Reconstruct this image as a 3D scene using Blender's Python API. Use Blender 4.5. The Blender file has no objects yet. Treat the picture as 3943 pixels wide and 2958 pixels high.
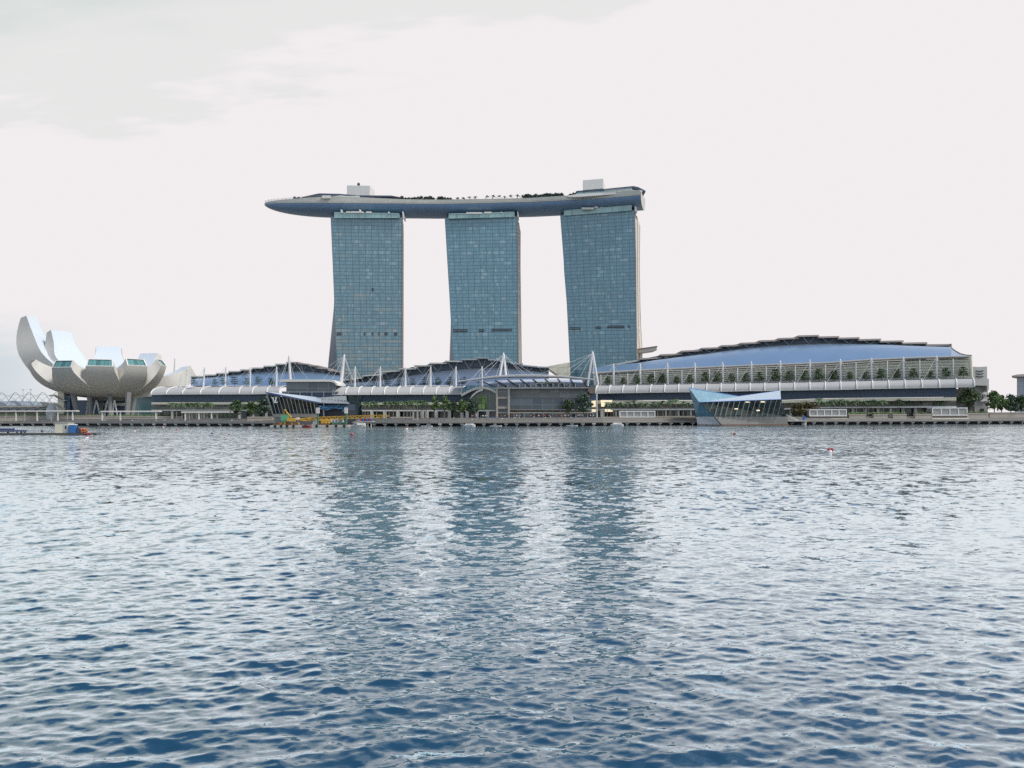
import bpy, math, random
import numpy as np
from mathutils import Vector, Matrix
random.seed(7); RNG = np.random.default_rng(7)
SC = bpy.context.scene
COL = SC.collection

# ------------------------------------------------------------------ camera
FPX, PX0, PY0, CAMH, ROLL = 3070.0, 1971.5, 1605.0, 5.0, 0.0035
cd = bpy.data.cameras.new('camera'); cam = bpy.data.objects.new('camera', cd); COL.objects.link(cam)
cd.sensor_width = 36; cd.lens = FPX / 3943 * 36; cd.shift_y = (PY0 - 1479) / 3943
cd.clip_start = 0.5; cd.clip_end = 20000
cam.matrix_world = Matrix.Translation((0, 0, CAMH)) @ Matrix.Rotation(math.pi / 2, 4, 'X') @ Matrix.Rotation(-ROLL, 4, 'Z')
SC.camera = cam
SC.render.resolution_x, SC.render.resolution_y = 1024, 768
SC.view_settings.view_transform = 'Standard'; SC.view_settings.look = 'None'
SC.view_settings.exposure = 0; SC.view_settings.gamma = 1
SC.cycles.max_bounces = 8; SC.cycles.transparent_max_bounces = 8
SC.cycles.use_denoising = False; SC.cycles.caustics_reflective = False; SC.cycles.caustics_refractive = False

# ------------------------------------------------------------------ node helper
class NT:
    def __init__(s, tree): s.t = tree; s.N = tree.nodes; s.L = tree.links
    def n(s, typ, **kw):
        x = s.N.new(typ)
        for k, v in kw.items(): setattr(x, k, v)
        return x
    def put(s, sock, v):
        if hasattr(v, 'is_output'): s.L.new(v, sock)
        elif isinstance(v, (tuple, list)) and sock.type == 'RGBA' and len(v) == 3: sock.default_value = (*v, 1)
        else: sock.default_value = v
    def m(s, op, a, b=0.0, c=0.0, clamp=False):
        x = s.n('ShaderNodeMath', operation=op, use_clamp=clamp)
        s.put(x.inputs[0], a); s.put(x.inputs[1], b); s.put(x.inputs[2], c); return x.outputs[0]
    def v(s, op, a, b=(0, 0, 0)):
        x = s.n('ShaderNodeVectorMath', operation=op); s.put(x.inputs[0], a)
        if op == 'SCALE': s.put(x.inputs['Scale'], b)
        else: s.put(x.inputs[1], b)
        return x.outputs[0]
    def mix(s, f, a, b):
        x = s.n('ShaderNodeMix', data_type='RGBA'); s.put(x.inputs[0], f); s.put(x.inputs[6], a); s.put(x.inputs[7], b); return x.outputs[2]
    def ss(s, x, lo, hi):
        r = s.n('ShaderNodeMapRange', interpolation_type='SMOOTHSTEP'); s.put(r.inputs[0], x); r.inputs[1].default_value = lo; r.inputs[2].default_value = hi; return r.outputs[0]
    def noise(s, vec, scale, detail=2.0, rough=0.5, col=False):
        x = s.n('ShaderNodeTexNoise'); s.put(x.inputs['Vector'], vec); x.inputs['Scale'].default_value = scale
        x.inputs['Detail'].default_value = detail; x.inputs['Roughness'].default_value = rough
        return x.outputs['Color' if col else 'Fac']
    def sep(s, vec):
        x = s.n('ShaderNodeSeparateXYZ'); s.put(x.inputs[0], vec); return x.outputs
    def comb(s, a, b, c=0.0):
        x = s.n('ShaderNodeCombineXYZ'); s.put(x.inputs[0], a); s.put(x.inputs[1], b); s.put(x.inputs[2], c); return x.outputs[0]

# ------------------------------------------------------------------ sky and sun
SUN_EL, SUN_AZ = math.radians(52), math.radians(112)     # azimuth measured clockwise from +Y (view direction): behind right shoulder
W = bpy.data.worlds.new('World'); SC.world = W; W.use_nodes = True
w = NT(W.node_tree); w.N.clear()
sky = w.n('ShaderNodeTexSky', sky_type='NISHITA'); sky.sun_disc = False; sky.sun_elevation = SUN_EL; sky.sun_rotation = SUN_AZ
sky.air_density = 1.0; sky.dust_density = 1.2; sky.ozone_density = 0.8
tc = w.n('ShaderNodeTexCoord'); D = tc.outputs['Generated']
dx, dy, dz = w.sep(D)
plane = w.v('DIVIDE', D, w.comb(w.m('ADD', w.m('MAXIMUM', dz, 0.0), 0.22), w.m('ADD', w.m('MAXIMUM', dz, 0.0), 0.22), 1.0))
cl1 = w.noise(plane, 1.1, 5, 0.55)
cl2 = w.noise(w.v('MULTIPLY', plane, (0.8, 2.2, 1)), 2.4, 4, 0.6)
# bright overcast veil in front, breaking up overhead and behind
zz = w.m('ADD', dz, w.m('MULTIPLY', w.m('SUBTRACT', cl1, 0.5), 0.20))
veil = w.m('MULTIPLY', w.ss(dy, -0.25, 0.5), w.m('SUBTRACT', 1.0, w.ss(zz, 0.49, 0.62)))
veil = w.m('MAXIMUM', veil, w.m('MULTIPLY', w.ss(cl1, 0.52, 0.68), 0.55))
rear_fill = w.m('MULTIPLY', w.m('SUBTRACT', 1.0, w.ss(dy, -0.2, 0.35)), w.m('SUBTRACT', 1.0, w.ss(zz, 0.30, 0.70)))  # unseen pale sky band behind the camera, added as fill for the fronts
veil = w.m('MAXIMUM', veil, w.m('MULTIPLY', rear_fill, 0.85))
b_sky = w.n('ShaderNodeBackground'); w.L.new(sky.outputs[0], b_sky.inputs[0]); b_sky.inputs[1].default_value = 0.165
# grey-green thicker cloud at the upper left
gx = w.m('ADD', w.m('MULTIPLY', w.m('SUBTRACT', -0.16, dx), 0.75), w.m('MULTIPLY', w.m('SUBTRACT', dz, 0.365), 3.0))
gx = w.m('ADD', gx, w.m('MULTIPLY', w.m('SUBTRACT', cl2, 0.5), 1.0))
gmask = w.m('MULTIPLY', w.m('ADD', w.m('MULTIPLY', w.ss(gx, 0.06, 0.16), .38), w.m('MULTIPLY', w.ss(gx, 0.2, 0.65), .62)), w.ss(dy, 0.1, 0.4))
lowleft = w.m('MULTIPLY', w.ss(w.m('SUBTRACT', 0.0, dx), 0.44, 0.58), w.m('SUBTRACT', 1.0, w.ss(w.m('ADD', dz, w.m('MULTIPLY', w.m('SUBTRACT', cl2, 0.5), 0.12)), 0.03, 0.13)))
ccol = w.mix(gmask, (0.885, 0.848, 0.858), (0.66, 0.715, 0.69))
ccol = w.mix(w.m('MULTIPLY', lowleft, w.ss(dy, 0.2, 0.6)), ccol, (0.56, 0.66, 0.71))
# extra brightness added to the unseen veil above the frame, for water highlights
glow = w.m('MULTIPLY', w.ss(dz, 0.49, 0.64), w.ss(dy, 0.0, 0.5))
ccol = w.mix(rear_fill, ccol, (0.86, 0.95, 1.02))
b_cl = w.n('ShaderNodeBackground'); w.L.new(ccol, b_cl.inputs[0]); w.L.new(w.m('ADD', 1.0, w.m('MULTIPLY', glow, 0.35)), b_cl.inputs[1])
mxs = w.n('ShaderNodeMixShader'); w.L.new(veil, mxs.inputs[0]); w.L.new(b_sky.outputs[0], mxs.inputs[1]); w.L.new(b_cl.outputs[0], mxs.inputs[2])
wo = w.n('ShaderNodeOutputWorld'); w.L.new(mxs.outputs[0], wo.inputs[0])
sd = bpy.data.lights.new('sun', 'SUN'); sd.energy = 3.0; sd.angle = math.radians(12); sd.color = (1, 0.95, 0.87)
so = bpy.data.objects.new('sun', sd); COL.objects.link(so)
sv = Vector((math.sin(SUN_AZ) * math.cos(SUN_EL), math.cos(SUN_AZ) * math.cos(SUN_EL), math.sin(SUN_EL)))
so.rotation_euler = sv.to_track_quat('Z', 'Y').to_euler()

# ------------------------------------------------------------------ pixel helpers (full-size photo pixels -> a point at a chosen distance)
ZR = {0: (0, 0, 1), 1: (0, 1150, .3255), 2: (640, 1330, .3255), 3: (1280, 1330, .3255), 4: (1900, 1330, .3255), 5: (2500, 1270, .3255),
      6: (3180, 1270, .345), 7: (1000, 650, .3617), 8: (1750, 650, .3617), 9: (1240, 1000, .2984), 10: (1900, 1000, .2984),
      11: (1000, 1480, .226), 12: (0, 1480, .226)}
def S(z, *pts):
    a, b, k = ZR[z]; return [(a + k * x, b + k * y) for x, y in pts]
def P(X, Y, d):
    u, v = (X - PX0) / FPX, (PY0 - Y) / FPX; c, s = math.cos(ROLL), math.sin(ROLL)
    return Vector(((u * c + v * s) * d, d, CAMH + (-u * s + v * c) * d))
def Q(z, x, y, d):
    (X, Y), = S(z, (x, y)); return P(X, Y, d)
def lin(pts, X):
    pts = sorted(pts); return float(np.interp(X, [p[0] for p in pts], [p[1] for p in pts]))
def px_y(X, z, d):     # photo row of height z at distance d
    u = (X - PX0) / FPX; return PY0 - FPX * ((z - CAMH) / d + u * math.sin(ROLL))
def depth_at(X, Y, z):  # distance at which a photo point has height z
    u, v = (X - PX0) / FPX, (PY0 - Y) / FPX
    return (z - CAMH) / (-u * math.sin(ROLL) + v * math.cos(ROLL))

# ------------------------------------------------------------------ objects
ORG = {}
def tag(o, label=None, cat=None, group=None, kind=None):
    if label: o['label'] = label
    if cat: o['category'] = cat
    if group: o['group'] = group
    if kind: o['kind'] = kind
    return o
def thing(name, loc, label, cat, group=None):
    o = bpy.data.objects.new(name, None); COL.objects.link(o); o.location = loc; o.empty_display_size = 1
    ORG[o.name] = Vector(loc); return tag(o, label, cat, group)
def dup(root, loc, rz=0.0, sc=1.0, label=None, group=None, scz=None):
    r = root.copy(); COL.objects.link(r); r.location = loc; r.rotation_euler = (0, 0, rz); r.scale = (sc, sc, scz or sc)
    if label: r['label'] = label
    if group: r['group'] = group
    for ch in KIDS.get(root.name, []):
        c = ch.copy(); COL.objects.link(c); c.parent = r
        for g in KIDS.get(ch.name, []):
            d = g.copy(); COL.objects.link(d); d.parent = c
    return r
KIDS = {}
class MB:
    def __init__(s): s.v = []; s.f = []; s.uv = []; s.mi = []
    def add(s, vs, fs, uvs=None, mi=0):
        b = len(s.v); s.v += [Vector(p) for p in vs]
        for i, f in enumerate(fs):
            s.f.append([b + k for k in f]); s.uv.append(uvs[i] if uvs else [(0, 0)] * len(f)); s.mi.append(mi)
        return s
    def hexa(s, p, mi=0):   # 8 points: bottom 4 ring, top 4 ring
        return s.add(p, [(3, 2, 1, 0), (4, 5, 6, 7), (0, 1, 5, 4), (1, 2, 6, 5), (2, 3, 7, 6), (3, 0, 4, 7)], mi=mi)
    def box(s, a, b, mi=0):
        x0, y0, z0 = a; x1, y1, z1 = b
        return s.hexa([(x0, y0, z0), (x1, y0, z0), (x1, y1, z0), (x0, y1, z0), (x0, y0, z1), (x1, y0, z1), (x1, y1, z1), (x0, y1, z1)], mi)
    def cbox(s, c, sx, sy, sz, rz=0.0):   # centre of base
        m = Matrix.Rotation(rz, 3, 'Z'); c = Vector(c)
        q = [(-1, -1, 0), (1, -1, 0), (1, 1, 0), (-1, 1, 0), (-1, -1, 1), (1, -1, 1), (1, 1, 1), (-1, 1, 1)]
        return s.hexa([c + m @ Vector((a * sx / 2, b * sy / 2, h * sz)) for a, b, h in q])
    def bar(s, p, q, r, n=6, r2=None):
        p, q = Vector(p), Vector(q); d = (q - p)
        if d.length < 1e-6: return s
        d.normalize(); a = d.orthogonal().normalized(); b = d.cross(a); r2 = r if r2 is None else r2
        vs = [p + (a * math.cos(t) + b * math.sin(t)) * r for t in [2 * math.pi * i / n for i in range(n)]]
        vs += [q + (a * math.cos(t) + b * math.sin(t)) * r2 for t in [2 * math.pi * i / n for i in range(n)]]
        return s.add(vs, [(i, (i + 1) % n, n + (i + 1) % n, n + i) for i in range(n)] + [tuple(range(n - 1, -1, -1)), tuple(range(n, 2 * n))])
    def path(s, pts, r, n=6):
        for a, b in zip(pts[:-1], pts[1:]): s.bar(a, b, r, n)
        return s
    def prism(s, poly, off):
        off = Vector(off); n = len(poly); poly = [Vector(p) for p in poly]
        L = []; acc = 0
        return s.add(poly + [p + off for p in poly], [tuple(range(n)), tuple(range(2 * n - 1, n - 1, -1))] + [(i, n + i, n + (i + 1) % n, (i + 1) % n) for i in range(n)],
                     s.puv(poly, off))
    def puv(s, poly, off):
        n = len(poly); o = poly[0]
        f = [((p - o).x, (p - o).z) for p in poly]
        out = [f, f[::-1]]
        for i in range(n):
            l = (poly[(i + 1) % n] - poly[i]).length; h = off.length
            out.append([(0, 0), (0, h), (l, h), (l, 0)])
        return out
    def sheet(s, rows, flip=False):     # rows of points; uv in metres: u along the rows, v from row to row
        n = len(rows[0]); U = []
        mid = rows[len(rows) // 2]; u = [0]
        for a, b in zip(mid[:-1], mid[1:]): u.append(u[-1] + (b - a).length)
        v = [0]
        for a, b in zip(rows[:-1], rows[1:]): v.append(v[-1] + (Vector(b[n // 2]) - Vector(a[n // 2])).length)
        fs, uvs = [], []
        for j in range(len(rows) - 1):
            for i in range(n - 1):
                f = [j * n + i, j * n + i + 1, (j + 1) * n + i + 1, (j + 1) * n + i]
                q = [(u[i], v[j]), (u[i + 1], v[j]), (u[i + 1], v[j + 1]), (u[i], v[j + 1])]
                fs.append(f[::-1] if flip else f); uvs.append(q[::-1] if flip else q)
        return s.add([p for r in rows for p in r], fs, uvs)
    def loft(s, rings, cap=True):
        n = len(rings[0]); fs, uvs = [], []; u = 0
        for j in range(len(rings) - 1):
            du = (Vector(rings[j + 1][0]) - Vector(rings[j][0])).length; vv = 0
            for i in range(n):
                k = (i + 1) % n; dv = (Vector(rings[j][k]) - Vector(rings[j][i])).length
                fs.append((j * n + i, j * n + k, (j + 1) * n + k, (j + 1) * n + i)); uvs.append([(u, vv), (u, vv + dv), (u + du, vv + dv), (u + du, vv)]); vv += dv
            u += du
        if cap:
            for f in (tuple(range(n - 1, -1, -1)), tuple((len(rings) - 1) * n + i for i in range(n))): fs.append(f); uvs.append([(0, 0)] * n)
        return s.add([p for r in rings for p in r], fs, uvs)
    def lathe(s, c, prof, n=12):
        c = Vector(c); return s.loft([[c + Vector((r * math.cos(2 * math.pi * i / n), r * math.sin(2 * math.pi * i / n), z)) for i in range(n)] for r, z in prof])
    def build(s, name, mat, parent=None, smooth=False, label=None):
        org = ORG.get(parent.name, Vector()) if parent else Vector()
        me = bpy.data.meshes.new(name); me.from_pydata([tuple(p - org) for p in s.v], [], s.f)
        uvl = me.uv_layers.new(name='UVMap'); flat = [c for f in s.uv for q in f for c in q]
        uvl.data.foreach_set('uv', flat)
        for m in (mat if isinstance(mat, (list, tuple)) else [mat]): me.materials.append(m)
        if any(s.mi): me.polygons.foreach_set('material_index', s.mi)
        if smooth: me.polygons.foreach_set('use_smooth', [True] * len(me.polygons))
        me.update()
        o = bpy.data.objects.new(name, me); COL.objects.link(o)
        if parent: o.parent = parent; KIDS.setdefault(parent.name, []).append(o)
        ORG[o.name] = org
        if label: o['label'] = label
        return o
def solo(mb, name, mat, label, cat, group=None, smooth=False, kind=None):
    """a thing that is one mesh, its origin at its base"""
    xs = [p for p in mb.v]; c = Vector((sum(p.x for p in xs) / len(xs), sum(p.y for p in xs) / len(xs), min(p.z for p in xs)))
    for i, p in enumerate(mb.v): mb.v[i] = p - c
    o = mb.build(name, mat, None, smooth); o.location = c; ORG[o.name] = c
    return tag(o, label, cat, group, kind)

# ------------------------------------------------------------------ materials
def base_mat(name):
    m = bpy.data.materials.new(name); m.use_nodes = True; t = NT(m.node_tree); return m, t, t.N['Principled BSDF']
def pm(name, col, rough=.6, metal=0.0, var=.18, scale=.35, streak=0.0, spec=.5):
    """plain surface: base colour with procedural wear"""
    m, t, b = base_mat(name); oc = t.n('ShaderNodeTexCoord').outputs['Object']
    n1 = t.noise(oc, scale, 4, .6); n2 = t.noise(t.v('MULTIPLY', oc, (2.2, 2.2, .25)), scale * 2.5, 3, .6)
    f = t.m('ADD', t.m('MULTIPLY', t.m('SUBTRACT', n1, .5), 2 * var), t.m('MULTIPLY', t.m('SUBTRACT', n2, .5), 2 * (var * .5 + streak)))
    c = t.v('SCALE', (col[0], col[1], col[2]), t.m('ADD', 1.0, f)); t.L.new(c, b.inputs['Base Color'])
    b.inputs['Roughness'].default_value = rough; b.inputs['Metallic'].default_value = metal; b.inputs['Specular IOR Level'].default_value = spec
    return m
def panels(name, col, line, su, sv, lw=.1, rough=.5, metal=0.0, var=.12, minor=0, blinds=None, blindf=0.0, refl_tint=None, rvar=0.0, lines=True, col2=None, bias=0.0, spec=.5):
    """panelled surface; UV is in metres: joints every su by sv, tone differs panel to panel"""
    m, t, b = base_mat(name); uv = t.n('ShaderNodeUVMap').outputs[0]
    U, V, _ = t.sep(uv); U = t.m('DIVIDE', U, su); V = t.m('DIVIDE', V, sv)
    Um = t.m('MULTIPLY', U, max(minor, 1))
    cell = t.comb(t.m('FLOOR', Um), t.m('FLOOR', V))
    wn = t.n('ShaderNodeTexWhiteNoise', noise_dimensions='2D'); t.L.new(cell, wn.inputs['Vector']); r = wn.outputs['Value']
    big = t.noise(t.v('MULTIPLY', uv, (1 / su, 1 / sv, 1)), .22, 3, .6)
    f = t.m('ADD', 1.0, t.m('ADD', t.m('MULTIPLY', t.m('SUBTRACT', r, .5), 2 * var), t.m('MULTIPLY', t.m('SUBTRACT', big, .5), 2 * var)))
    c = t.v('SCALE', col, f)
    if col2: c = t.mix(t.m('MULTIPLY', t.m('GREATER_THAN', r, .62), .8), c, col2)
    if blinds:   # drawn curtains: whole runs of panes in a paler tone
        cellb = t.v('MULTIPLY', cell, (.16 / 1, .9, 1)); nb = t.noise(cellb, 1.0, 1, .5)
        wb = t.n('ShaderNodeTexWhiteNoise', noise_dimensions='2D'); t.L.new(t.v('ADD', cell, (17.3, 5.1, 0)), wb.inputs['Vector'])
        k = t.m('MULTIPLY', t.ss(nb, .60 - blindf, .66 - blindf), t.m('GREATER_THAN', wb.outputs['Value'], .35))
        c = t.mix(t.m('MULTIPLY', k, .45), c, blinds)
    if refl_tint:     # warm reflection of the city painted in, mostly on the lower floors
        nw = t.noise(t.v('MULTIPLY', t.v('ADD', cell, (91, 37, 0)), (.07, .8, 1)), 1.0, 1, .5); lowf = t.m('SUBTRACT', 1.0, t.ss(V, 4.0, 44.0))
        c = t.mix(t.m('MULTIPLY', t.ss(t.m('ADD', nw, t.m('MULTIPLY', lowf, .30)), .62, .80), .42), c, refl_tint)
    if lines:
        fu, fv = t.m('FRACT', U), t.m('FRACT', V)
        l = t.m('MAXIMUM', t.m('LESS_THAN', fu, lw / su), t.m('LESS_THAN', fv, lw / sv))
        if minor: l = t.m('MAXIMUM', l, t.m('MULTIPLY', t.m('LESS_THAN', t.m('FRACT', Um), lw * .6 * minor / su), .5))
        c = t.mix(l, c, line)
    t.L.new(c, b.inputs['Base Color'])
    b.inputs['Metallic'].default_value = metal; b.inputs['Specular IOR Level'].default_value = spec
    t.put(b.inputs['Roughness'], t.m('ADD', rough, t.m('MULTIPLY', r, rvar)) if rvar else rough)
    if bias:   # panes are never perfectly coplanar
        g = t.n('ShaderNodeNewGeometry').outputs['Normal']
        t.L.new(t.v('NORMALIZE', t.v('ADD', g, t.v('SCALE', t.v('SUBTRACT', wn.outputs['Color'], (.5, .5, .5)), bias))), b.inputs['Normal'])
    return m
def leafm(name, col, var=.5):
    m, t, b = base_mat(name); oc = t.n('ShaderNodeTexCoord').outputs['Object']
    oi = t.n('ShaderNodeObjectInfo').outputs['Random']
    n = t.noise(oc, .9, 3, .7); f = t.m('ADD', 1 - var * .5, t.m('MULTIPLY', n, var * 1.2)); f = t.m('MULTIPLY', f, t.m('ADD', .75, t.m('MULTIPLY', oi, .5)))
    t.L.new(t.v('SCALE', col, f), b.inputs['Base Color']); b.inputs['Roughness'].default_value = .6; return m
M = {}
M['white'] = pm('white_paint', (.72, .72, .71), .45, var=.06)
M['offwhite'] = pm('off_white_cladding', (.66, .65, .61), .6, var=.10)
M['canopy'] = pm('canopy_sheet', (.41, .41, .395), .5, var=.08, scale=.1)
M['cream'] = pm('cream_render', (.78, .73, .58), .7, var=.10)
M['grey'] = pm('grey_concrete', (.34, .34, .32), .8, var=.2)
M['lightgrey'] = pm('light_concrete', (.50, .50, .47), .8, var=.16)
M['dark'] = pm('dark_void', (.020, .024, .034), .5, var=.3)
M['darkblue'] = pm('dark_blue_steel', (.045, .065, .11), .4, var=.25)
M['bluebar'] = pm('blue_louvre', (.10, .165, .27), .5, var=.15)
M['steel'] = pm('grey_steel', (.32, .34, .36), .4, .5, var=.15)
M['brown'] = pm('brown_soffit', (.16, .13, .11), .6, var=.2)
M['deck'] = pm('deck_paving', (.27, .25, .22), .85, var=.25, scale=.2)
M['sand'] = pm('sand_stone', (.40, .36, .31), .85, var=.2, scale=.15)
M['land'] = pm('land_paving', (.22, .22, .20), .9, var=.2, scale=.05)
M['bark'] = pm('bark', (.16, .13, .10), .9, var=.3, scale=1.5)
M['palmbark'] = pm('palm_bark', (.26, .24, .20), .9, var=.25, scale=1.5)
M['yellow'] = pm('crane_yellow', (.56, .35, .05), .5, var=.25, scale=.8)
M['green'] = pm('machine_green', (.10, .38, .22), .5, var=.2, scale=.8)
M['dgreen'] = pm('dark_green_paint', (.06, .16, .10), .5, var=.25, scale=.8)
M['red'] = pm('red_paint', (.30, .04, .045), .5, var=.2, scale=1)
M['orange'] = pm('orange_plastic', (.42, .14, .07), .45, var=.2, scale=1)
M['blue'] = pm('blue_plastic', (.035, .16, .44), .4, var=.12, scale=.8)
M['navy'] = pm('navy_pipe', (.03, .05, .16), .4, var=.2, scale=.8)
M['pink'] = pm('faded_red_buoy', (.36, .075, .085), .5, var=.15, scale=1)
M['black'] = pm('black_rubber', (.02, .02, .02), .8, var=.2)
M['rust'] = pm('rusty_steel', (.20, .11, .07), .8, var=.4, scale=.9)
M['tarp'] = panels('blue_tarpaulin', (.13, .30, .48), (.3, .45, .6), 1.3, .9, .05, .4, var=.5, bias=.6)
M['roof'] = pm('blue_metal_roof', (.24, .36, .51), .36, .55, var=.10, scale=.06)
M['roofdk'] = panels('clerestory_louvre', (.065, .085, .115), (.03, .04, .055), 4, .8, .2, .45, .2, var=.25)
M['plate'] = pm('roof_plate', (.36, .31, .28), .55, var=.12)
M['plate_l'] = pm('pale_roof_plate', (.50, .50, .46), .55, var=.1)
M['hull'] = panels('hull_panels', (.15, .235, .35), (.11, .18, .27), 6, 1.6, .12, .4, .25, var=.06)
M['rim'] = panels('rim_panels', (.50, .49, .44), (.36, .36, .33), 5, 1.3, .12, .5, var=.07)
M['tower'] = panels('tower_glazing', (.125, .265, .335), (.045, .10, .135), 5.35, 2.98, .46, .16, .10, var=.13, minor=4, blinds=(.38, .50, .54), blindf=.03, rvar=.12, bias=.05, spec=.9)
M['tower_reflect'] = panels('reflect_tint_glazing', (.14, .26, .315), (.055, .10, .12), 5.35, 2.98, .46, .16, .10, var=.13, minor=4, blinds=(.36, .48, .52), blindf=.02, refl_tint=(.34, .33, .28), rvar=.12, bias=.05, spec=.9)  # left tower: beige reflection of buildings opposite is put into the pane colour
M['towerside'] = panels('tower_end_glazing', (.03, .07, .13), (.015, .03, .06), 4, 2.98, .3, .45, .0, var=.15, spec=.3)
M['crown'] = panels('crown_glass', (.22, .36, .36), (.36, .50, .50), 2.7, 4, .25, .2, .1, var=.2, spec=.9)
M['towerwall'] = pm('tower_end_wall', (.55, .52, .47), .65, var=.08, scale=.08)
M['towertrim'] = pm('tower_trim', (.30, .22, .17), .6, var=.1)
M['band'] = panels('dark_blue_glass', (.018, .040, .095), (.08, .14, .24), 7.5, 1.25, .14, .3, .0, var=.4, spec=.5)
M['shop'] = panels('shopfront', (.05, .06, .065), (.30, .30, .28), 3.2, 6, .22, .2, var=.9, col2=(.20, .18, .15), spec=.6)
M['gallery'] = panels('gallery_wall', (.70, .66, .48), (.75, .75, .66), 9, 1.6, .3, .7, var=.25, col2=(.46, .46, .33))
M['plazaglass'] = panels('plaza_glazing', (.10, .125, .15), (.20, .22, .225), 6.5, 4.2, .35, .18, .1, var=.55, col2=(.03, .05, .09), spec=.8)
M['plazatop'] = panels('plaza_upper_wall', (.20, .215, .225), (.15, .16, .165), 6, 3, .2, .5, var=.25)
M['upper'] = panels('upper_facade', (.30, .29, .25), (.2, .2, .18), 7, 4, .3, .7, var=.35, col2=(.12, .13, .13))
M['entr'] = panels('entrance_glazing', (.035, .055, .05), (.14, .18, .17), 2.4, 9, .2, .15, .1, var=.5, spec=.8)
M['entr_g'] = panels('lit_interior', (.22, .36, .10), (.05, .09, .04), 2.1, 3.2, .3, .5, var=.5)
M['funnel'] = panels('funnel_glazing', (.035, .085, .11), (.10, .20, .22), 2.6, 2.2, .15, .15, .1, var=.5, spec=.9)
M['lvglass'] = panels('pavilion_glazing', (.045, .062, .058), (.15, .16, .14), 3.0, 3.2, .10, .22, .0, var=.7, col2=(.10, .115, .095), spec=.4)
M['facet'] = panels('blue_glass_facet', (.19, .34, .41), (.11, .22, .28), 2.0, 2.0, .16, .3, .1, var=.14, spec=.9)
M['facetroof'] = panels('ribbed_glass_roof', (.46, .56, .64), (.26, .40, .52), 60, .62, .16, .25, .2, var=.05, spec=.8)
M['stonebase'] = panels('stone_base', (.30, .29, .27), (.25, .25, .23), 2.2, 1.1, .06, .8, var=.10)
M['pergglass'] = panels('pergola_glass', (.40, .48, .60), (.75, .76, .77), 60, 1.3, .40, .3, .1, var=.1)
M['pondbase'] = panels('timber_pontoon', (.20, .19, .17), (.09, .09, .08), 2.5, .5, .08, .8, var=.3)
M['petal'] = pm('petal_cladding', (.56, .54, .49), .55, var=.05, scale=.05, streak=.05)
M['petal_in'] = pm('petal_upper_cladding', (.55, .61, .66), .5, var=.05, scale=.05)
M['skylight'] = panels('green_glass', (.10, .24, .23), (.03, .07, .07), 2.6, 9, .18, .12, .1, var=.3, spec=.9)
M['column'] = pm('dark_concrete', (.20, .205, .20), .75, var=.14)
M['farhill'] = pm('far_roofs', (.22, .26, .30), .8, var=.25, scale=.08)
M['leaf1'] = leafm('leaf_dark', (.058, .10, .042)); M['leaf2'] = leafm('leaf_mid', (.10, .17, .055)); M['leaf3'] = leafm('leaf_blue_green', (.06, .105, .07))
M['palm'] = leafm('palm_leaf', (.075, .135, .055)); M['redleaf'] = leafm('red_tinged_leaf', (.10, .085, .04)); M['sky_leaf'] = leafm('roof_leaf', (.032, .058, .052))
M['skin'] = pm('skin', (.45, .28, .2), .6)
for k, c in dict(cloth_white=(.75, .75, .74), cloth_dark=(.03, .03, .045), cloth_red=(.45, .06, .06), cloth_blue=(.06, .14, .35)).items(): M[k] = pm(k, c, .8)
m, t, b = base_mat('lit_window'); b.inputs['Base Color'].default_value = (.8, .75, .6, 1); b.inputs['Emission Color'].default_value = (1, .86, .55, 1); b.inputs['Emission Strength'].default_value = .75; M['lit'] = m

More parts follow.
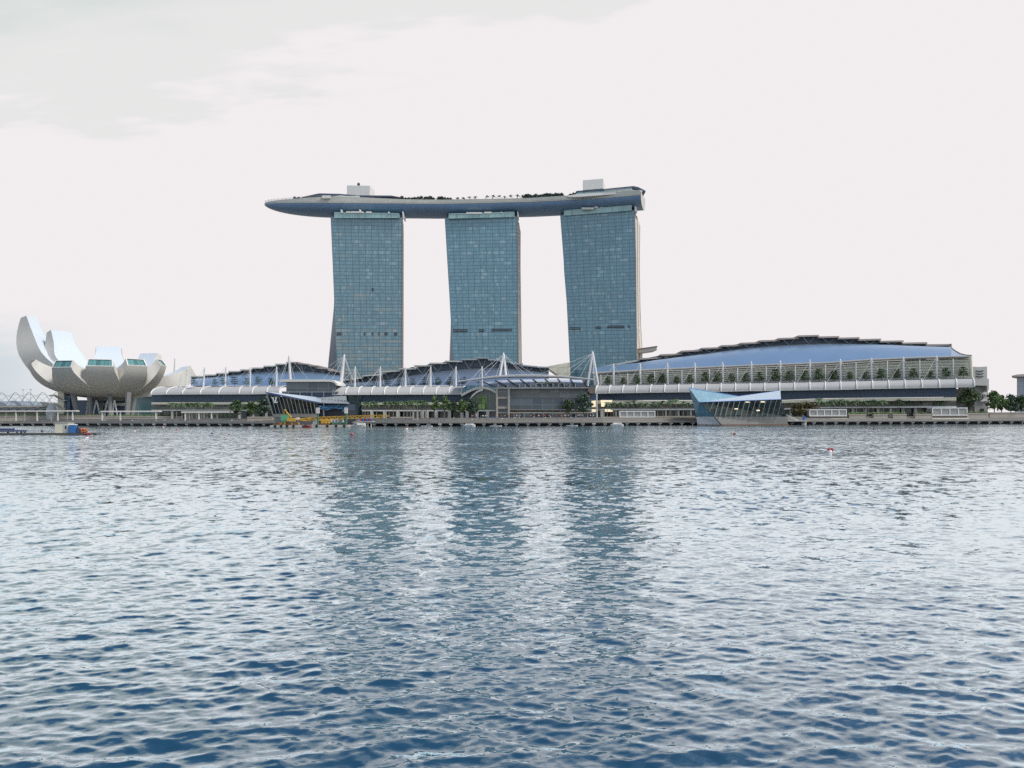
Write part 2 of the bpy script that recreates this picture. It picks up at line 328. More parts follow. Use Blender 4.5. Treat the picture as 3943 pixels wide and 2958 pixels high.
# ================================================================== SETTING: water, land, promenade
QK = [(-1200, 600), (-600, 560), (0, 545), (300, 530), (600, 490), (1000, 457), (1700, 431), (2300, 426), (2640, 436), (3000, 441), (3500, 446), (3943, 450), (4700, 440), (5400, 420)]
def qd(X): return lin(QK, X)
QX = [x for x in range(-1200, 5401, 110)]
def quay(X, off, z):
    p = P(X, PY0, qd(X)); return Vector((p.x * (1 + off / p.y), p.y + off, z))
def make_water():
    ys = [-300.0, -60.0, 1.5]
    while ys[-1] < 640: ys.append(ys[-1] + max(.055 if ys[-1] > 8 else .2, ys[-1] ** 2 * 1.5e-4))
    ys += [900.0, 6000.0]
    ys = np.array(ys); nc = 900; t = np.linspace(-1, 1, nc)
    dyr = np.gradient(ys); dyr[:2] = 50
    half = .80 * np.maximum(ys, 0) + 9
    X = t[None, :] * half[:, None]; Y = np.repeat(ys[:, None], nc, 1)
    cell = np.maximum(dyr, half * 2 / nc)
    h = np.zeros_like(X); gx = np.zeros_like(X); gy = np.zeros_like(X)
    r = np.random.default_rng(11); N = 110; tot = np.zeros(len(ys)); full = 0
    for i in range(N):
        lam = math.exp(r.uniform(math.log(.12), math.log(2.2))); k = 2 * math.pi / lam
        a0 = math.radians(-84 + r.normal(0, 36)); kx, ky = k * math.cos(a0), k * math.sin(a0)
        s = .140 * math.sqrt(2 / N) * (1.35 if lam < .55 else 1.0 if lam < 1.6 else .55); full += s * s
        wgt = np.clip((lam / (2.4 * cell) - .6) / .8, 0, 1); wgt = wgt * wgt * (3 - 2 * wgt); tot += (s * wgt) ** 2
        A = (s / k) * wgt[:, None]; ph = kx * X + ky * Y + r.uniform(0, 6.28)
        c, sn = np.cos(ph), np.sin(ph); h += A * c; gx -= 1.1 * A * sn * kx / k; gy -= 1.1 * A * sn * ky / k
    # gusts: patches of rougher and calmer water
    gust = np.zeros_like(X)
    for i in range(10):
        lam = r.uniform(14, 70); a0 = r.uniform(0, 6.28); gust += np.cos(2 * math.pi / lam * (math.cos(a0) * X + 1.0 * math.sin(a0) * Y) + r.uniform(0, 6.28))
    gust = 1 + .16 * np.clip(gust / 2.2, -1.6, 1.6)
    h *= gust
    ruff = np.sqrt(np.clip(1 - tot / full, 0, 1))
    co = np.stack([X + gx, Y + gy, h], -1)
    # flat margins out to the sides
    L = co[:, :1].copy(); L[:, :, 0] = -5000; L[:, :, 2] = 0; R_ = L.copy(); R_[:, :, 0] = 5000
    co = np.concatenate([L, co, R_], 1); nr, nc = co.shape[:2]
    idx = np.arange(nr * nc).reshape(nr, nc); q = np.stack([idx[:-1, :-1], idx[:-1, 1:], idx[1:, 1:], idx[1:, :-1]], -1).reshape(-1, 4)
    me = bpy.data.meshes.new('water'); me.vertices.add(nr * nc); me.vertices.foreach_set('co', co.astype(np.float32).ravel())
    me.loops.add(q.size); me.loops.foreach_set('vertex_index', q.astype(np.int32).ravel())
    me.polygons.add(len(q)); me.polygons.foreach_set('loop_start', np.arange(0, q.size, 4, dtype=np.int32)); me.update(calc_edges=True)
    me.polygons.foreach_set('use_smooth', np.ones(len(q), bool))
    at = me.attributes.new('ruffle', 'FLOAT', 'POINT')
    g2 = np.concatenate([np.ones((nr, 1)), gust, np.ones((nr, 1))], 1)
    at.data.foreach_set('value', (ruff[:, None] * g2).astype(np.float32).ravel())
    m, t, b = base_mat('bay_water')
    oc = t.n('ShaderNodeTexCoord').outputs['Object']
    ru = t.n('ShaderNodeAttribute', attribute_name='ruffle').outputs['Fac']
    half_ = (.5, .5, .5)
    n1 = t.v('SUBTRACT', t.noise(t.v('MULTIPLY', oc, (4.5, 9.0, 1)), 1.0, 4, .6, True), half_)       # ripples below the mesh's grain
    n2 = t.v('SUBTRACT', t.noise(t.v('MULTIPLY', oc, (1.1, 1.0, 1)), 1.0, 3, .6, True), half_)     # chop, only where the mesh no longer carries it
    n3 = t.v('SUBTRACT', t.noise(t.v('MULTIPLY', oc, (.05, .16, 1)), 1.0, 2, .5, True), half_)
    sl = t.v('ADD', t.v('SCALE', n1, t.m('ADD', .46, t.m('MULTIPLY', ru, -.18))), t.v('SCALE', n2, t.m('MULTIPLY', ru, .85)))
    sl = t.v('ADD', sl, t.v('SCALE', n3, t.m('MULTIPLY', ru, .16)))
    g = t.n('ShaderNodeNewGeometry').outputs['Normal']
    # wind chop leans: its steeper faces look towards the near shore
    lean = t.comb(0.0, t.m('MULTIPLY', ru, -.035), 0.0)
    t.L.new(t.v('NORMALIZE', t.v('ADD', t.v('ADD', g, lean), t.v('MULTIPLY', sl, (.8, 1, 0)))), b.inputs['Normal'])
    nrm = b.inputs['Normal'].links[0].from_socket
    body = t.n('ShaderNodeBsdfDiffuse'); t.put(body.inputs['Color'], (.003, .040, .080)); t.L.new(nrm, body.inputs['Normal'])
    gl = t.n('ShaderNodeBsdfGlossy'); t.put(gl.inputs['Color'], (.84, .94, .985)); gl.inputs['Roughness'].default_value = .05; t.L.new(nrm, gl.inputs['Normal'])
    fr = t.n('ShaderNodeFresnel'); fr.inputs['IOR'].default_value = 1.34; t.L.new(nrm, fr.inputs['Normal'])
    ms = t.n('ShaderNodeMixShader'); t.L.new(t.m('MULTIPLY', t.m('POWER', fr.outputs[0], .95), 3.0, clamp=True), ms.inputs[0]); t.L.new(body.outputs[0], ms.inputs[1]); t.L.new(gl.outputs[0], ms.inputs[2])
    t.L.new(ms.outputs[0], t.N['Material Output'].inputs['Surface']); t.N.remove(b)
    me.materials.append(m)
    o = bpy.data.objects.new('water', me); COL.objects.link(o); tag(o, 'rippled blue bay water reflecting the towers', kind='structure')
make_water()

mb = MB()
mb.sheet([[quay(X, 24, 4.4) for X in QX], [quay(X, 6000, 4.4) for X in QX]])
mb.sheet([[quay(X, 24, -1) for X in QX], [quay(X, 24, 4.4) for X in QX]])
o = mb.build('ground', M['land']); tag(o, 'paved land behind the promenade', kind='structure')
# the promenade: a deck on piles, then broad steps up to the land
mb = MB(); DT = 2.3
mb.sheet([[quay(X, 13, DT - .75) for X in QX], [quay(X, .35, DT - .75) for X in QX], [quay(X, .35, DT - .05) for X in QX], [quay(X, .35, DT) for X in QX], [quay(X, 13, DT) for X in QX]])
steps = [[quay(X, 13, DT) for X in QX]]
for i in range(5):
    z1 = DT + .42 * (i + 1); steps += [[quay(X, 13 + 2.2 * i, z1) for X in QX], [quay(X, 15.2 + 2.2 * i, z1) for X in QX]]
prom = mb.build('promenade', M['deck']); tag(prom, 'waterfront promenade deck with steps', kind='structure')
MB().sheet(steps).build('steps', M['deck'], prom)
mb = MB(); mb.sheet([[quay(X, .3, DT - .42) for X in QX], [quay(X, -.12, DT - .42) for X in QX], [quay(X, -.12, DT + .12) for X in QX], [quay(X, .5, DT + .12) for X in QX], [quay(X, .5, DT + .004) for X in QX]])
mb.build('deck_edge', M['sand'], prom)
mb = MB(); mb.sheet([[quay(X, .32, DT - .78) for X in QX], [quay(X, -.02, DT - .78) for X in QX], [quay(X, -.02, DT - .55) for X in QX], [quay(X, .3, DT - .55) for X in QX]]); mb.build('edge_beam', M['sand'], prom)
MB().sheet([[quay(X, 7, -1.5) for X in QX], [quay(X, 7, DT - .76) for X in QX]]).build('quay_wall', M['dark'], prom)
pl = None
for i in range(96):
    X = -40 + i * 42.3; c = quay(X, 1.2, 0)
    if pl is None:
        mb = MB(); mb.cbox((0, 0, .75), 1.9, 1.6, .78); mb.cbox((0, 0, .35), .9, .9, .4); mb.bar((0, 0, -2), (0, 0, .35), .38, 8)
        pl = mb.build('pile', M['lightgrey'], prom); pl.location = c
    else:
        q = pl.copy(); COL.objects.link(q); q.parent = prom; q.location = c
def railing(x0, x1, label, off=.8):
    mb = MB(); xs = np.arange(x0, x1 + 1, 9.0); pts = [quay(X, off, DT + .14) for X in xs]
    for p in pts: mb.bar(p, p + Vector((0, 0, 1.0)), .055, 4)
    for h in (.45, .75, 1.0): mb.path([p + Vector((0, 0, h)) for p in pts], .04 if h < 1 else .06, 4)
    solo(mb, 'railing', M['steel'], label, 'railing', 'railings along the promenade edge')
railing(1450, 2560, 'grey metal railing on the deck edge before the middle hall and glass plaza')
railing(0, 990, 'grey metal railing along the deck edge below the lotus museum')
railing(3050, 3943, 'grey metal railing along the deck edge right of the blue faceted pavilion')

# ================================================================== TOWERS
def tower(name_label, zf, ytop, ybot, L, R, dL, dR, sideR, sideL, slots, crown, fin, crownbits):
    """L, R: photo outlines of the glass front (y -> x); dL, dR: distances of its edges; sideR: outline of the right end wall's back edge"""
    Lx = lambda y: float(np.interp(y, [q[1] for q in L], [q[0] for q in L])); Rx = lambda y: float(np.interp(y, [q[1] for q in R], [q[0] for q in R]))
    base = (P((Lx(ybot) + Rx(ybot)) / 2, 1600, (dL + dR) / 2 + 10)); base.z = 4.4
    root = thing('hotel_tower', base, name_label, 'tower', 'glass hotel towers')
    NR, NC = 50, 8; rows = []
    yt = lambda k: ytop + (ybot - ytop) * k / NR
    slope = (ytop[1] - ytop[0]) if isinstance(ytop, tuple) else 0
    y0L, y0R = ytop if isinstance(ytop, tuple) else (ytop, ytop)
    for k in range(NR + 1):
        row = []
        for i in range(NC + 1):
            fr = i / NC; yL = y0L + (ybot - y0L) * k / NR; yR = y0R + (ybot - y0R) * k / NR
            a = P(Lx(yL), yL, dL); bb = P(Rx(yR), yR, dR); row.append(a.lerp(bb, fr))
        rows.append(row)
    rows = rows[::-1]
    foot = [Vector((p.x, p.y, 4.4)) for p in rows[0]]; rows = [foot] + rows
    fac = MB(); fac.sheet(rows); facade = fac.build('glass_facade', M['tower_reflect'] if 'splayed' in name_label else M['tower'], root)
    # end walls and back
    bk = lambda p: p + Vector((0, 24, 0))
    rb = lambda y: float(np.interp(y, [q[1] for q in sideR], [q[0] for q in sideR]))
    wall = MB(); fr_ = [r[-1] for r in rows]
    back = []
    for p in fr_:
        yy = px_y(PX0 + FPX * p.x / p.y, p.z, p.y); d2 = dR + 21; xb = rb(min(max(yy, sideR[0][1]), sideR[-1][1])); q = P(xb, PY0, d2); back.append(Vector((q.x, d2, p.z)))
    wall.sheet([[a, a.lerp(c, .45), a.lerp(c, .5)] for a, c in zip(fr_, back)])
    wall.sheet([[a.lerp(c, .5) + Vector((.25, -.15, 0)), c + Vector((.2, 0, 0))] for a, c in zip(fr_, back)])
    wall.build('end_wall', M['towerwall'], root)
    mb = MB()
    mb.path([p + Vector((.15, -.2, 0)) for p in fr_[::6]] + [fr_[-1] + Vector((.15, -.2, 0))], .45, 4)
    mb.path([p + Vector((.1, .1, 0)) for p in back[::6]] + [back[-1]], .5, 4)
    mb.build('edge_trim', M['towertrim'], root)
    fl = [r[0] for r in rows]
    if sideL:
        def lb(y): return float(np.interp(y, [q[1] for q in sideL], [q[0] for q in sideL]))
        lback = []
        for p in fl:
            yy = px_y(PX0 + FPX * p.x / p.y, p.z, p.y); d2 = dL + 26; q = P(lb(yy), PY0, d2); lback.append(Vector((q.x if yy > sideL[0][1] else p.x * d2 / p.y + 1.2, d2, p.z)))
    else: lback = [Vector((p.x * (dL + 24) / p.y + 1.5, dL + 24, p.z)) for p in fl]
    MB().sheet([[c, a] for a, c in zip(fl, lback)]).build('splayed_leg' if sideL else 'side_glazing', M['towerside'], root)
    mb = MB(); mb.sheet([[c, a] for a, c in zip(lback, back)]); mb.add([rows[-1][0], rows[-1][-1], back[-1], lback[-1]], [(0, 1, 2, 3)]); mb.build('back_facade', M['towerwall'], root)
    def onface(X, Y, off):
        fr = (X - Lx(Y)) / max(1e-6, (Rx(Y) - Lx(Y))); return P(X, Y, dL + (dR - dL) * fr + off)
    for (x0, x1, ya, yb) in slots:      # open louvred gaps of the plant floor, pairs of dark slots
        for (u0, u1) in ((ya, ya + (yb - ya) * .36), (ya + (yb - ya) * .62, yb)):
            MB().prism([onface(x0, u1, -.25), onface(x1, u1, -.25), onface(x1, u0, -.25), onface(x0, u0, -.25)], (0, .8, 0)).build('vent_slot', M['dark'], root)
    pts = [P(x, y, d) for x, y, d in crown]
    MB().prism(pts, (0, 16, 0)).build('glass_parapet', M['crown'], root)
    mb = MB(); mb.path([p + Vector((0, -.2, 0)) for p in pts[1:] ], .32, 4)
    mb.build('parapet_rail', M['crown'], root)
    for (x0, x1, ya, yb) in crownbits:
        d = (crown[0][2] + crown[1][2]) / 2 - 1
        MB().prism([P(x0, yb, d), P(x1, yb, d), P(x1, ya, d), P(x0, ya, d)], (0, 4, 0)).build('roof_plant', M['offwhite'], root)
    f = [P(x, y, dR - .6) for x, y in fin]; MB().prism(f, (0, 14, 0)).build('end_fin', M['white'], root)
    # recessed support under the deck
    a = P(Lx(y0L) + 28, y0L, dL + 8); c = P(Rx(y0R) - 28, y0R, dR + 8)
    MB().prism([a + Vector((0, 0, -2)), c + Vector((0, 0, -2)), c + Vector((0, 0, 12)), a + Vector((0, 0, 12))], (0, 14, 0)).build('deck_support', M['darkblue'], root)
    return root
s7 = lambda *p: S(7, *p); s8 = lambda *p: S(8, *p); s9 = lambda *p: S(9, *p); s10 = lambda *p: S(10, *p)
def slots(z, *r): return [(S(z, (a, c))[0][0], S(z, (b_, d))[0][0], S(z, (a, c))[0][1], S(z, (b_, d))[0][1]) for a, b_, c, d in r]
T1L = s7((755, 512)) + s9((135, 0), (158, 550), (160, 700), (170, 1000), (184, 1250), (190, 1450))
T1R = s7((1520, 520)) + s9((1040, 0), (1037, 700), (1034, 1395), (1033, 1450))
tower('glass hotel tower under the sky deck bow, with a dark splayed left leg', 9, (S(7, (755, 512))[0][1], S(7, (1520, 522))[0][1]), 1450, T1L, T1R, 668, 669,
      s7((1533, 522)) + s9((1053, 0), (1050, 700), (1045, 1450)), s9((158, 550), (75, 1395), (70, 1450)),
      slots(9, (190, 250, 940, 974), (540, 560, 940, 974), (640, 662, 940, 974), (725, 745, 940, 974), (805, 848, 940, 974), (930, 970, 942, 976), (643, 666, 368, 404)),
      [(x, y, 666) for x, y in s7((793, 524), (1483, 524), (1483, 478), (793, 466))], s7((1524, 522), (1533, 522), (1526, 453), (1517, 455)),
      [(*a, ) for a in [tuple(np.array([S(7, (x0, y0))[0][0], S(7, (x1, y0))[0][0], S(7, (0, y0))[0][1], S(7, (0, y1))[0][1]])) for x0, x1, y0, y1 in ((862, 874, 433, 468), (920, 962, 453, 470), (968, 1058, 453, 470), (1059, 1071, 432, 470), (1074, 1102, 455, 472), (1132, 1186, 454, 473), (1366, 1378, 456, 476))]])
T2L = s7((1970, 530)) + s9((1615, 0), (1640, 400), (1664, 830), (1668, 1000), (1690, 1300), (1695, 1430))
T2R = s8((670, 512)) + s10((316, 0), (317, 700), (322, 1320), (322, 1430))
tower('middle glass hotel tower with a pale right end wall and dark slots low down', 9, (S(7, (1970, 530))[0][1], S(8, (670, 512))[0][1]), 1440, T2L, T2R, 673, 671,
      s8((690, 512), (706, 590)) + s10((349, 0), (362, 1320), (363, 1430)), s9((1664, 830), (1645, 1300), (1640, 1430)),
      slots(9, (1690, 1878, 900, 934), (2022, 2093, 900, 932), (2190, 2212, 896, 928)) + slots(10, (0, 241, 892, 924)),
      [(x, y, 669.5) for x, y in s7((2010, 530)) + s8((635, 514), (635, 463), (-60, 482))], s8((672, 512), (686, 512), (677, 455), (668, 456)),
      [tuple(np.array([S(8, (x0, y0))[0][0], S(8, (x1, y0))[0][0], S(8, (0, y0))[0][1], S(8, (0, y1))[0][1]])) for x0, x1, y0, y1 in ((125, 292, 463, 480), (318, 393, 458, 476), (493, 503, 458, 470))])
T3L = s8((1125, 495), (1168, 1106)) + s10((905, 0), (945, 550), (985, 1330), (986, 1540))
T3R = s8((1915, 438), (1928, 1106)) + s10((1834, 0), (1840, 700), (1846, 1280), (1847, 1540))
T3L.sort(key=lambda q: q[1]); T3R.sort(key=lambda q: q[1])
t3 = tower('glass hotel tower under the blunt sky deck stern, with a wide pale end wall', 10, (S(8, (1125, 495))[0][1], S(8, (1915, 438))[0][1]), 1460, T3L, T3R, 672, 656,
      s8((1945, 440), (1978, 520)) + s10((1886, 0), (1895, 700), (1920, 1180), (1922, 1540)), None,
      slots(10, (980, 1122, 873, 905), (1315, 1388, 862, 894), (1463, 1686, 851, 885), (1736, 1760, 848, 880)),
      [(x, y, 669.3 if x < 2300 else 654.2) for x, y in s8((1165, 500), (1882, 445), (1882, 392), (1165, 448))], s8((1920, 450), (1946, 462), (1940, 410), (1916, 374)),
      [tuple(np.array([S(8, (x0, y0))[0][0], S(8, (x1, y0))[0][0], S(8, (0, y0))[0][1], S(8, (0, y1))[0][1]])) for x0, x1, y0, y1 in ((1355, 1485, 412, 432), (1492, 1528, 400, 420), (1555, 1632, 393, 415), (1735, 1744, 388, 402))])
a, c = Q(10, 1865, 1205, 660), Q(10, 2108, 1170, 652)
MB().prism([a, c, c + Vector((0, 0, 2.4)), a + Vector((0, 0, 2.4))], (0, 20, 0)).build('side_canopy', M['towerwall'], t3)
MB().prism([a + Vector((0, -.4, 2.5)), c + Vector((.4, -.4, 2.5)), c + Vector((.4, -.4, 3.6)), a + Vector((0, -.4, 3.6))], (0, 21, 0)).build('side_canopy_roof', M['towertrim'], t3)
# thin brace on the end walls
for (x, ya, yb, tt, d) in ((1876, 870, 1010, t3, 660), (341, 905, 1050, None, 676)):
    if tt: MB().path([Q(10, x - 8, ya, d), Q(10, x + 6, ya + 40, d), Q(10, x - 2, yb - 30, d), Q(10, x + 8, yb, d)], .5, 5).build('end_brace', M['white'], tt)

# ================================================================== SKY DECK
CD = [(1000, 680), (1350, 683), (1700, 687), (2050, 682), (2300, 672), (2500, 660)]
DECKZ = 187.2
def skydeck():
    X0, X1 = 1022, 2478
    root = thing('sky_deck', (P(1700, PY0, 687).x, 687, DECKZ - 12), 'long boat-shaped blue sky deck bridging the tops of three glass towers', 'sky deck')
    xs = list(np.concatenate([1022 + 278 * (1 - np.cos(np.linspace(0, math.pi / 2, 16))), np.linspace(1300, X1, 40)[1:]]))
    cen = []
    for X in xs:
        d = lin(CD, X); cen.append(Vector((P(X, PY0, d).x, d, DECKZ)))
    rings, rimF, rimB, deck = [], [], [], []
    for i, X in enumerate(xs):
        a, b = cen[max(i - 1, 0)], cen[min(i + 1, len(cen) - 1)]; T = (b - a); T.z = 0; T.normalize(); Nn = Vector((-T.y, T.x, 0))
        s = math.sqrt(max(0, 1 - ((1300 - X) / 278) ** 2)) if X < 1300 else 1; s = max(s, .035)
        sr = max(.25, s)
        ring = []
        for k in range(15):
            t = math.pi * k / 14; ring.append(cen[i] + Nn * (-15 * s * math.cos(t)) + Vector((0, 0, -2.9 * sr - 7.6 * s * math.sin(t) ** .85)))
        rings.append(ring)
        def rr(o, z): return cen[i] + Nn * (o * s) + Vector((0, 0, z))
        zt = lin([(1022, .4), (1150, 1.2), (1250, 2.4), (1380, 2.4), (1560, .9), (2000, .6), (2250, 1.2), (2478, 1.5)], X)
        rimF.append([rr(-15, -2.9 * sr), rr(-15.5, -2.7 * sr), rr(-15.7, -1.2 * sr), rr(-15.45, -1.1 * sr), rr(-15.6, zt), rr(-14.6, zt)])
        rimB.append([rr(15, -2.9 * sr), rr(15.5, -2.7 * sr), rr(15.5, zt), rr(14.5, zt)])
        deck.append([rr(-15.2, 0), rr(0, .1), rr(15.2, 0)])
    h = MB(); h.sheet([[r[k] for r in rings] for k in range(15)]); h.build('hull', M['hull'], root, smooth=True)
    MB().sheet([[r[k] for r in rimF] for k in range(6)]).build('rim', M['rim'], root)
    MB().sheet([[r[k] for r in rimB] for k in range(4)]).build('rim', M['rim'], root)
    MB().sheet([[r[k] for r in deck] for k in range(3)]).build('deck_floor', M['deck'], root)
    mb = MB(); n = Vector((.25, 0, 0)); poly = [p + n for p in rings[-1]] + [rimB[-1][2] + n, rimF[-1][4] + n]
    mb.add(poly, [tuple(range(len(poly)))], [[((p - poly[0]).y, (p - poly[0]).z) for p in poly]]); mb.build('stern_wall', M['rim'], root)
    # roofs and walls standing on the deck
    def slab(name, z, pts, d, dep, mat):
        return MB().prism([P(x, y, d) for x, y in S(z, *pts)], (0, dep, 0)).build(name, mat, root)
    slab('roof_canopy', 7, [(440, 305), (490, 292), (600, 268), (640, 262), (850, 267), (1060, 285), (1060, 300), (760, 290), (600, 288), (500, 300)], 672, 20, M['darkblue'])
    slab('roof_canopy', 7, [(1060, 283), (1400, 285), (1510, 305), (1520, 312), (1400, 303), (1060, 300)], 674, 18, M['darkblue'])
    slab('glazed_pavilion', 7, [(500, 318), (560, 284), (760, 284), (760, 318)], 676, 12, M['crown'])
    slab('glazed_pavilion', 7, [(1062, 326), (1062, 298), (1500, 306), (1500, 330)], 677, 12, M['band'])
    slab('viewing_balcony', 7, [(662, 308), (672, 314), (740, 314), (750, 308), (750, 284), (662, 284)], 664.6, 6, M['offwhite'])
    slab('deck_wall', 7, [(690, 326), (752, 300), (860, 282), (920, 290), (1060, 290), (1060, 330)], 668.5, 3, M['offwhite'])
    slab('deck_wall', 8, [(1200, 300), (1215, 285), (1300, 270), (1500, 258), (1900, 225), (2000, 230), (2000, 250), (1300, 300)], 652, 4, M['offwhite'])
    slab('glazed_pavilion', 8, [(1290, 275), (1310, 240), (1880, 200), (1900, 228)], 655, 12, M['crown'])
    slab('roof_canopy', 8, [(1288, 250), (1300, 236), (1600, 214), (1905, 184), (1960, 196), (2030, 232), (2036, 246), (1950, 220), (1890, 204), (1600, 230)], 654, 18, M['darkblue'])
    mb = MB()
    for i in range(26): 
        x = 1600 + i * 11.5; mb.bar(Q(8, x, 245 - (x - 1600) * .07, 651.5), Q(8, x, 222 - (x - 1600) * .075, 651.5), .14, 4)
    mb.build('balustrade', M['white'], root)
    for z, x0, x1, ya, yb, d, sl in ((7, 928, 1172, 178, 285, 683, 0), (8, 1366, 1582, 105, 228, 668, 18)):
        p = [Q(z, x0, yb, d), Q(z, x1, yb - sl, d), Q(z, x1, ya + (3 if z == 7 else 0), d), Q(z, x0, ya + sl, d)]
        MB().prism(p, (1.5 if z == 7 else 3.5, 16, 0)).build('plant_room', M['offwhite'], root)
    mb = MB(); c = Q(7, 1053, 180, 688); mb.lathe(c, [(.9, -.5), (1.1, .3), (1.3, 1.2), (.9, 2.2), (.2, 2.6)], 8); mb.build('roof_beacon', M['dark'], root)
    mb = MB()
    for i in range(60):
        f = i / 59; X = 1030 + f * 300; dd = lin(CD, X); s = math.sqrt(max(.01, 1 - ((1300 - X) / 278) ** 2)) if X < 1300 else 1
        c = Vector((P(X, PY0, dd).x, dd - 15.4 * s, DECKZ + lin([(1022, .4), (1150, 1.2), (1250, 2.4), (1380, 2.4)], X))); mb.bar(c, c + Vector((0, 0, 1.1)), .06, 4)
    gp = [v for v in mb.v]; tops = [sum((Vector(p) for p in gp[i * 8 + 4:i * 8 + 8]), Vector()) / 4 for i in range(60)]; mb.path(tops, .07, 4); mb.path([p - Vector((0, 0, .5)) for p in tops], .05, 4)
    mb.build('guard_rail', M['steel'], root)
    return root
sdeck = skydeck()

# ================================================================== LOTUS MUSEUM
def museum():
    D0 = 590; C = Q(1, 1150, 1180, D0); K = .0626 * 1.0
    root = thing('museum', (C.x, C.y, 4.4), 'white lotus-shaped museum of ten curved petals on dark leaning columns', 'museum')
    ORG[root.name] = Vector((C.x, C.y, 4.4))
    def bez(p, t): return ((1 - t) ** 3 * p[0][0] + 3 * (1 - t) ** 2 * t * p[1][0] + 3 * (1 - t) * t * t * p[2][0] + t ** 3 * p[3][0],
                           (1 - t) ** 3 * p[0][1] + 3 * (1 - t) ** 2 * t * p[1][1] + 3 * (1 - t) * t * t * p[2][1] + t ** 3 * p[3][1])
    # az (0 = towards the bay, + = right), outer profile in (r, z), half width of the tip, thickness at the tip (dr, dz), inner profile depth at the centre
    C = C + Vector((6 * math.cos(math.radians(27.5)), 6 * math.sin(math.radians(27.5)), 0))
    pr = lambda r, z, k=1.0: ((6, 0), (r * .58, .5), (r * .92, z * .43 * k), (r, z))
    PET = [(-5.6, pr(45.2, 21.3), 8.6, (-3.2, 5.0), True), (-36, pr(47.2, 20.2), 7.4, (-3, 5.0), True), (29, pr(40.5, 22.8), 7.6, (-3, 5), True),
           (69, pr(41, 24.5), 6.5, (-3, 4.5), True), (-75, pr(50, 23.5), 6.5, (-3, 3), False),
           (104, ((6, 0), (26, -1), (50, 6), (64, 16)), 10.5, (-6, 10), False), (138, ((6, 0), (28, 1), (50, 12), (50, 35)), 8.6, (-4, 2), False),
           (177, ((6, 0), (30, 1), (49, 14), (46.5, 40)), 9.4, (-4, 2), False), (-142, ((6, 0), (32, 1), (57, 18), (53.5, 50.5)), 9.0, (-4, 2), False),
           (-133, ((6, 0), (48, 1), (86, 33), (74, 62)), 5.0, (-5, 1.5), False)]
    for az, prof, tip, th, win in PET:
        a = math.radians(az + 27.5); R = Vector((math.sin(a), -math.cos(a), 0)); T = Vector((math.cos(a), math.sin(a), 0))
        at = lambda r, z, w_: C + R * r + T * w_ + Vector((0, 0, z))
        n = 18; outer, inner = [], []
        rt, zt = prof[3]; ti = (rt + th[0], zt + th[1])
        ip = ((3, 15), (20, 14 if zt < 35 else 13), ((rt + th[0]) * .80, 15 + (zt - 15) * (.25 if zt > 28 else .55)), ti)
        for k in range(n + 1):
            t = k / n; r, z = bez(prof, t); ri, zi = bez(ip, t)
            full = min(max(r, 1) * math.tan(math.radians(18.6)), 15.5 if zt < 30 else 15)
            full = min(full, 9.5) if az == -133 else full; t0 = .64 if zt > 33 else .50
            u = max(0, min(1, (t - t0) / (1 - t0))); u = u * u * (3 - 2 * u); hw = full * (1 - u) + tip * u
            hi = min(max(ri, 1.0) * math.tan(math.radians(18.6)), full); hi = min(hi, hw) if t > .4 else hi; hi = hi * (1 - u) + tip * .93 * u
            outer.append([at(r, z, hw * q) for q in (-1, -.5, 0, .5, 1)]); inner.append([at(ri, zi, hi * q) for q in (-1, -.5, 0, .5, 1)])
        m1 = MB(); m1.sheet(outer)
        petal = m1.build('petal', M['petal'], root, smooth=True)
        MB().sheet(inner, flip=True).build('upper_shell', M['petal_in'], petal, smooth=True)
        s_ = MB(); s_.sheet([[q[0], p[0]] for p, q in zip(outer, inner)]); s_.sheet([[p[-1], q[-1]] for p, q in zip(outer, inner)])
        s_.build('side_wall', M['petal'], petal, smooth=True)
        o_, i_ = outer[-1], inner[-1]
        if win:
            f = MB(); q = [o_[0], o_[-1], i_[-1], i_[0]]; c = sum(q, Vector()) / 4
            ins = [c + (p - c) * .88 for p in q]; nrm = (q[1] - q[0]).cross(q[3] - q[0]).normalized(); nrm = nrm if nrm.dot(R) > 0 else -nrm
            f.add(q + ins, [(0, 1, 5, 4), (1, 2, 6, 5), (2, 3, 7, 6), (3, 0, 4, 7)]); f.build('window_frame', M['offwhite'], petal)
            g = [p - nrm * .5 for p in ins]; e = (g[1] - g[0]).length; hh = (g[3] - g[0]).length
            w_ = MB(); w_.add(g, [(0, 1, 2, 3)], [[(0, .3), (e, .3), (e, hh), (0, hh)]]); w_.add(ins + g, [(0, 1, 5, 4), (1, 2, 6, 5), (2, 3, 7, 6), (3, 0, 4, 7)]); w_.build('skylight', M['skylight'], petal)
        else:
            MB().add(o_ + i_[::-1], [tuple(range(10))]).build('tip_cap', M['column'] if az == -75 else M['petal'], petal)
    mb = MB(); mb.lathe(C + Vector((0, 0, -2)), [(.5, 0), (11, 0), (13, 1.4), (12.5, 2.6), (.5, 2.8)], 24); mb.build('core_ring', M['column'], root)
    def col(x0, y0, x1, y1, d0, d1, r0, r1, mat, name='column', n=8):
        MB().bar(Q(1, x0, y0, d0), Vector((Q(1, x1, y1, d1).x, d1, 4.4)), r0, n, r1).build(name, mat, root)
    for x0, x1, y0, d, r in ((815, 850, 1130, 585, 1.9), (868, 925, 1130, 572, 2.2), (1058, 1065, 1120, 574, 1.7), (1190, 1195, 1170, 590, 1.8), (1302, 1300, 1110, 574, 1.6), (1520, 1500, 1110, 574, 2.0), (1590, 1560, 1180, 588, 1.6)):
        col(x0, y0, x1, 1385, d, d - 2, r, r * .82, M['column'])
    for x0, x1, d in ((1040, 1012, 584), (1045, 1028, 588), (1138, 1092, 580), (1142, 1192, 580), (1275, 1215, 582), (1352, 1325, 580), (1356, 1395, 580)):
        col(x0, 1205, x1, 1385, d, d, .55, .55, M['white'], 'raking_strut', 6)
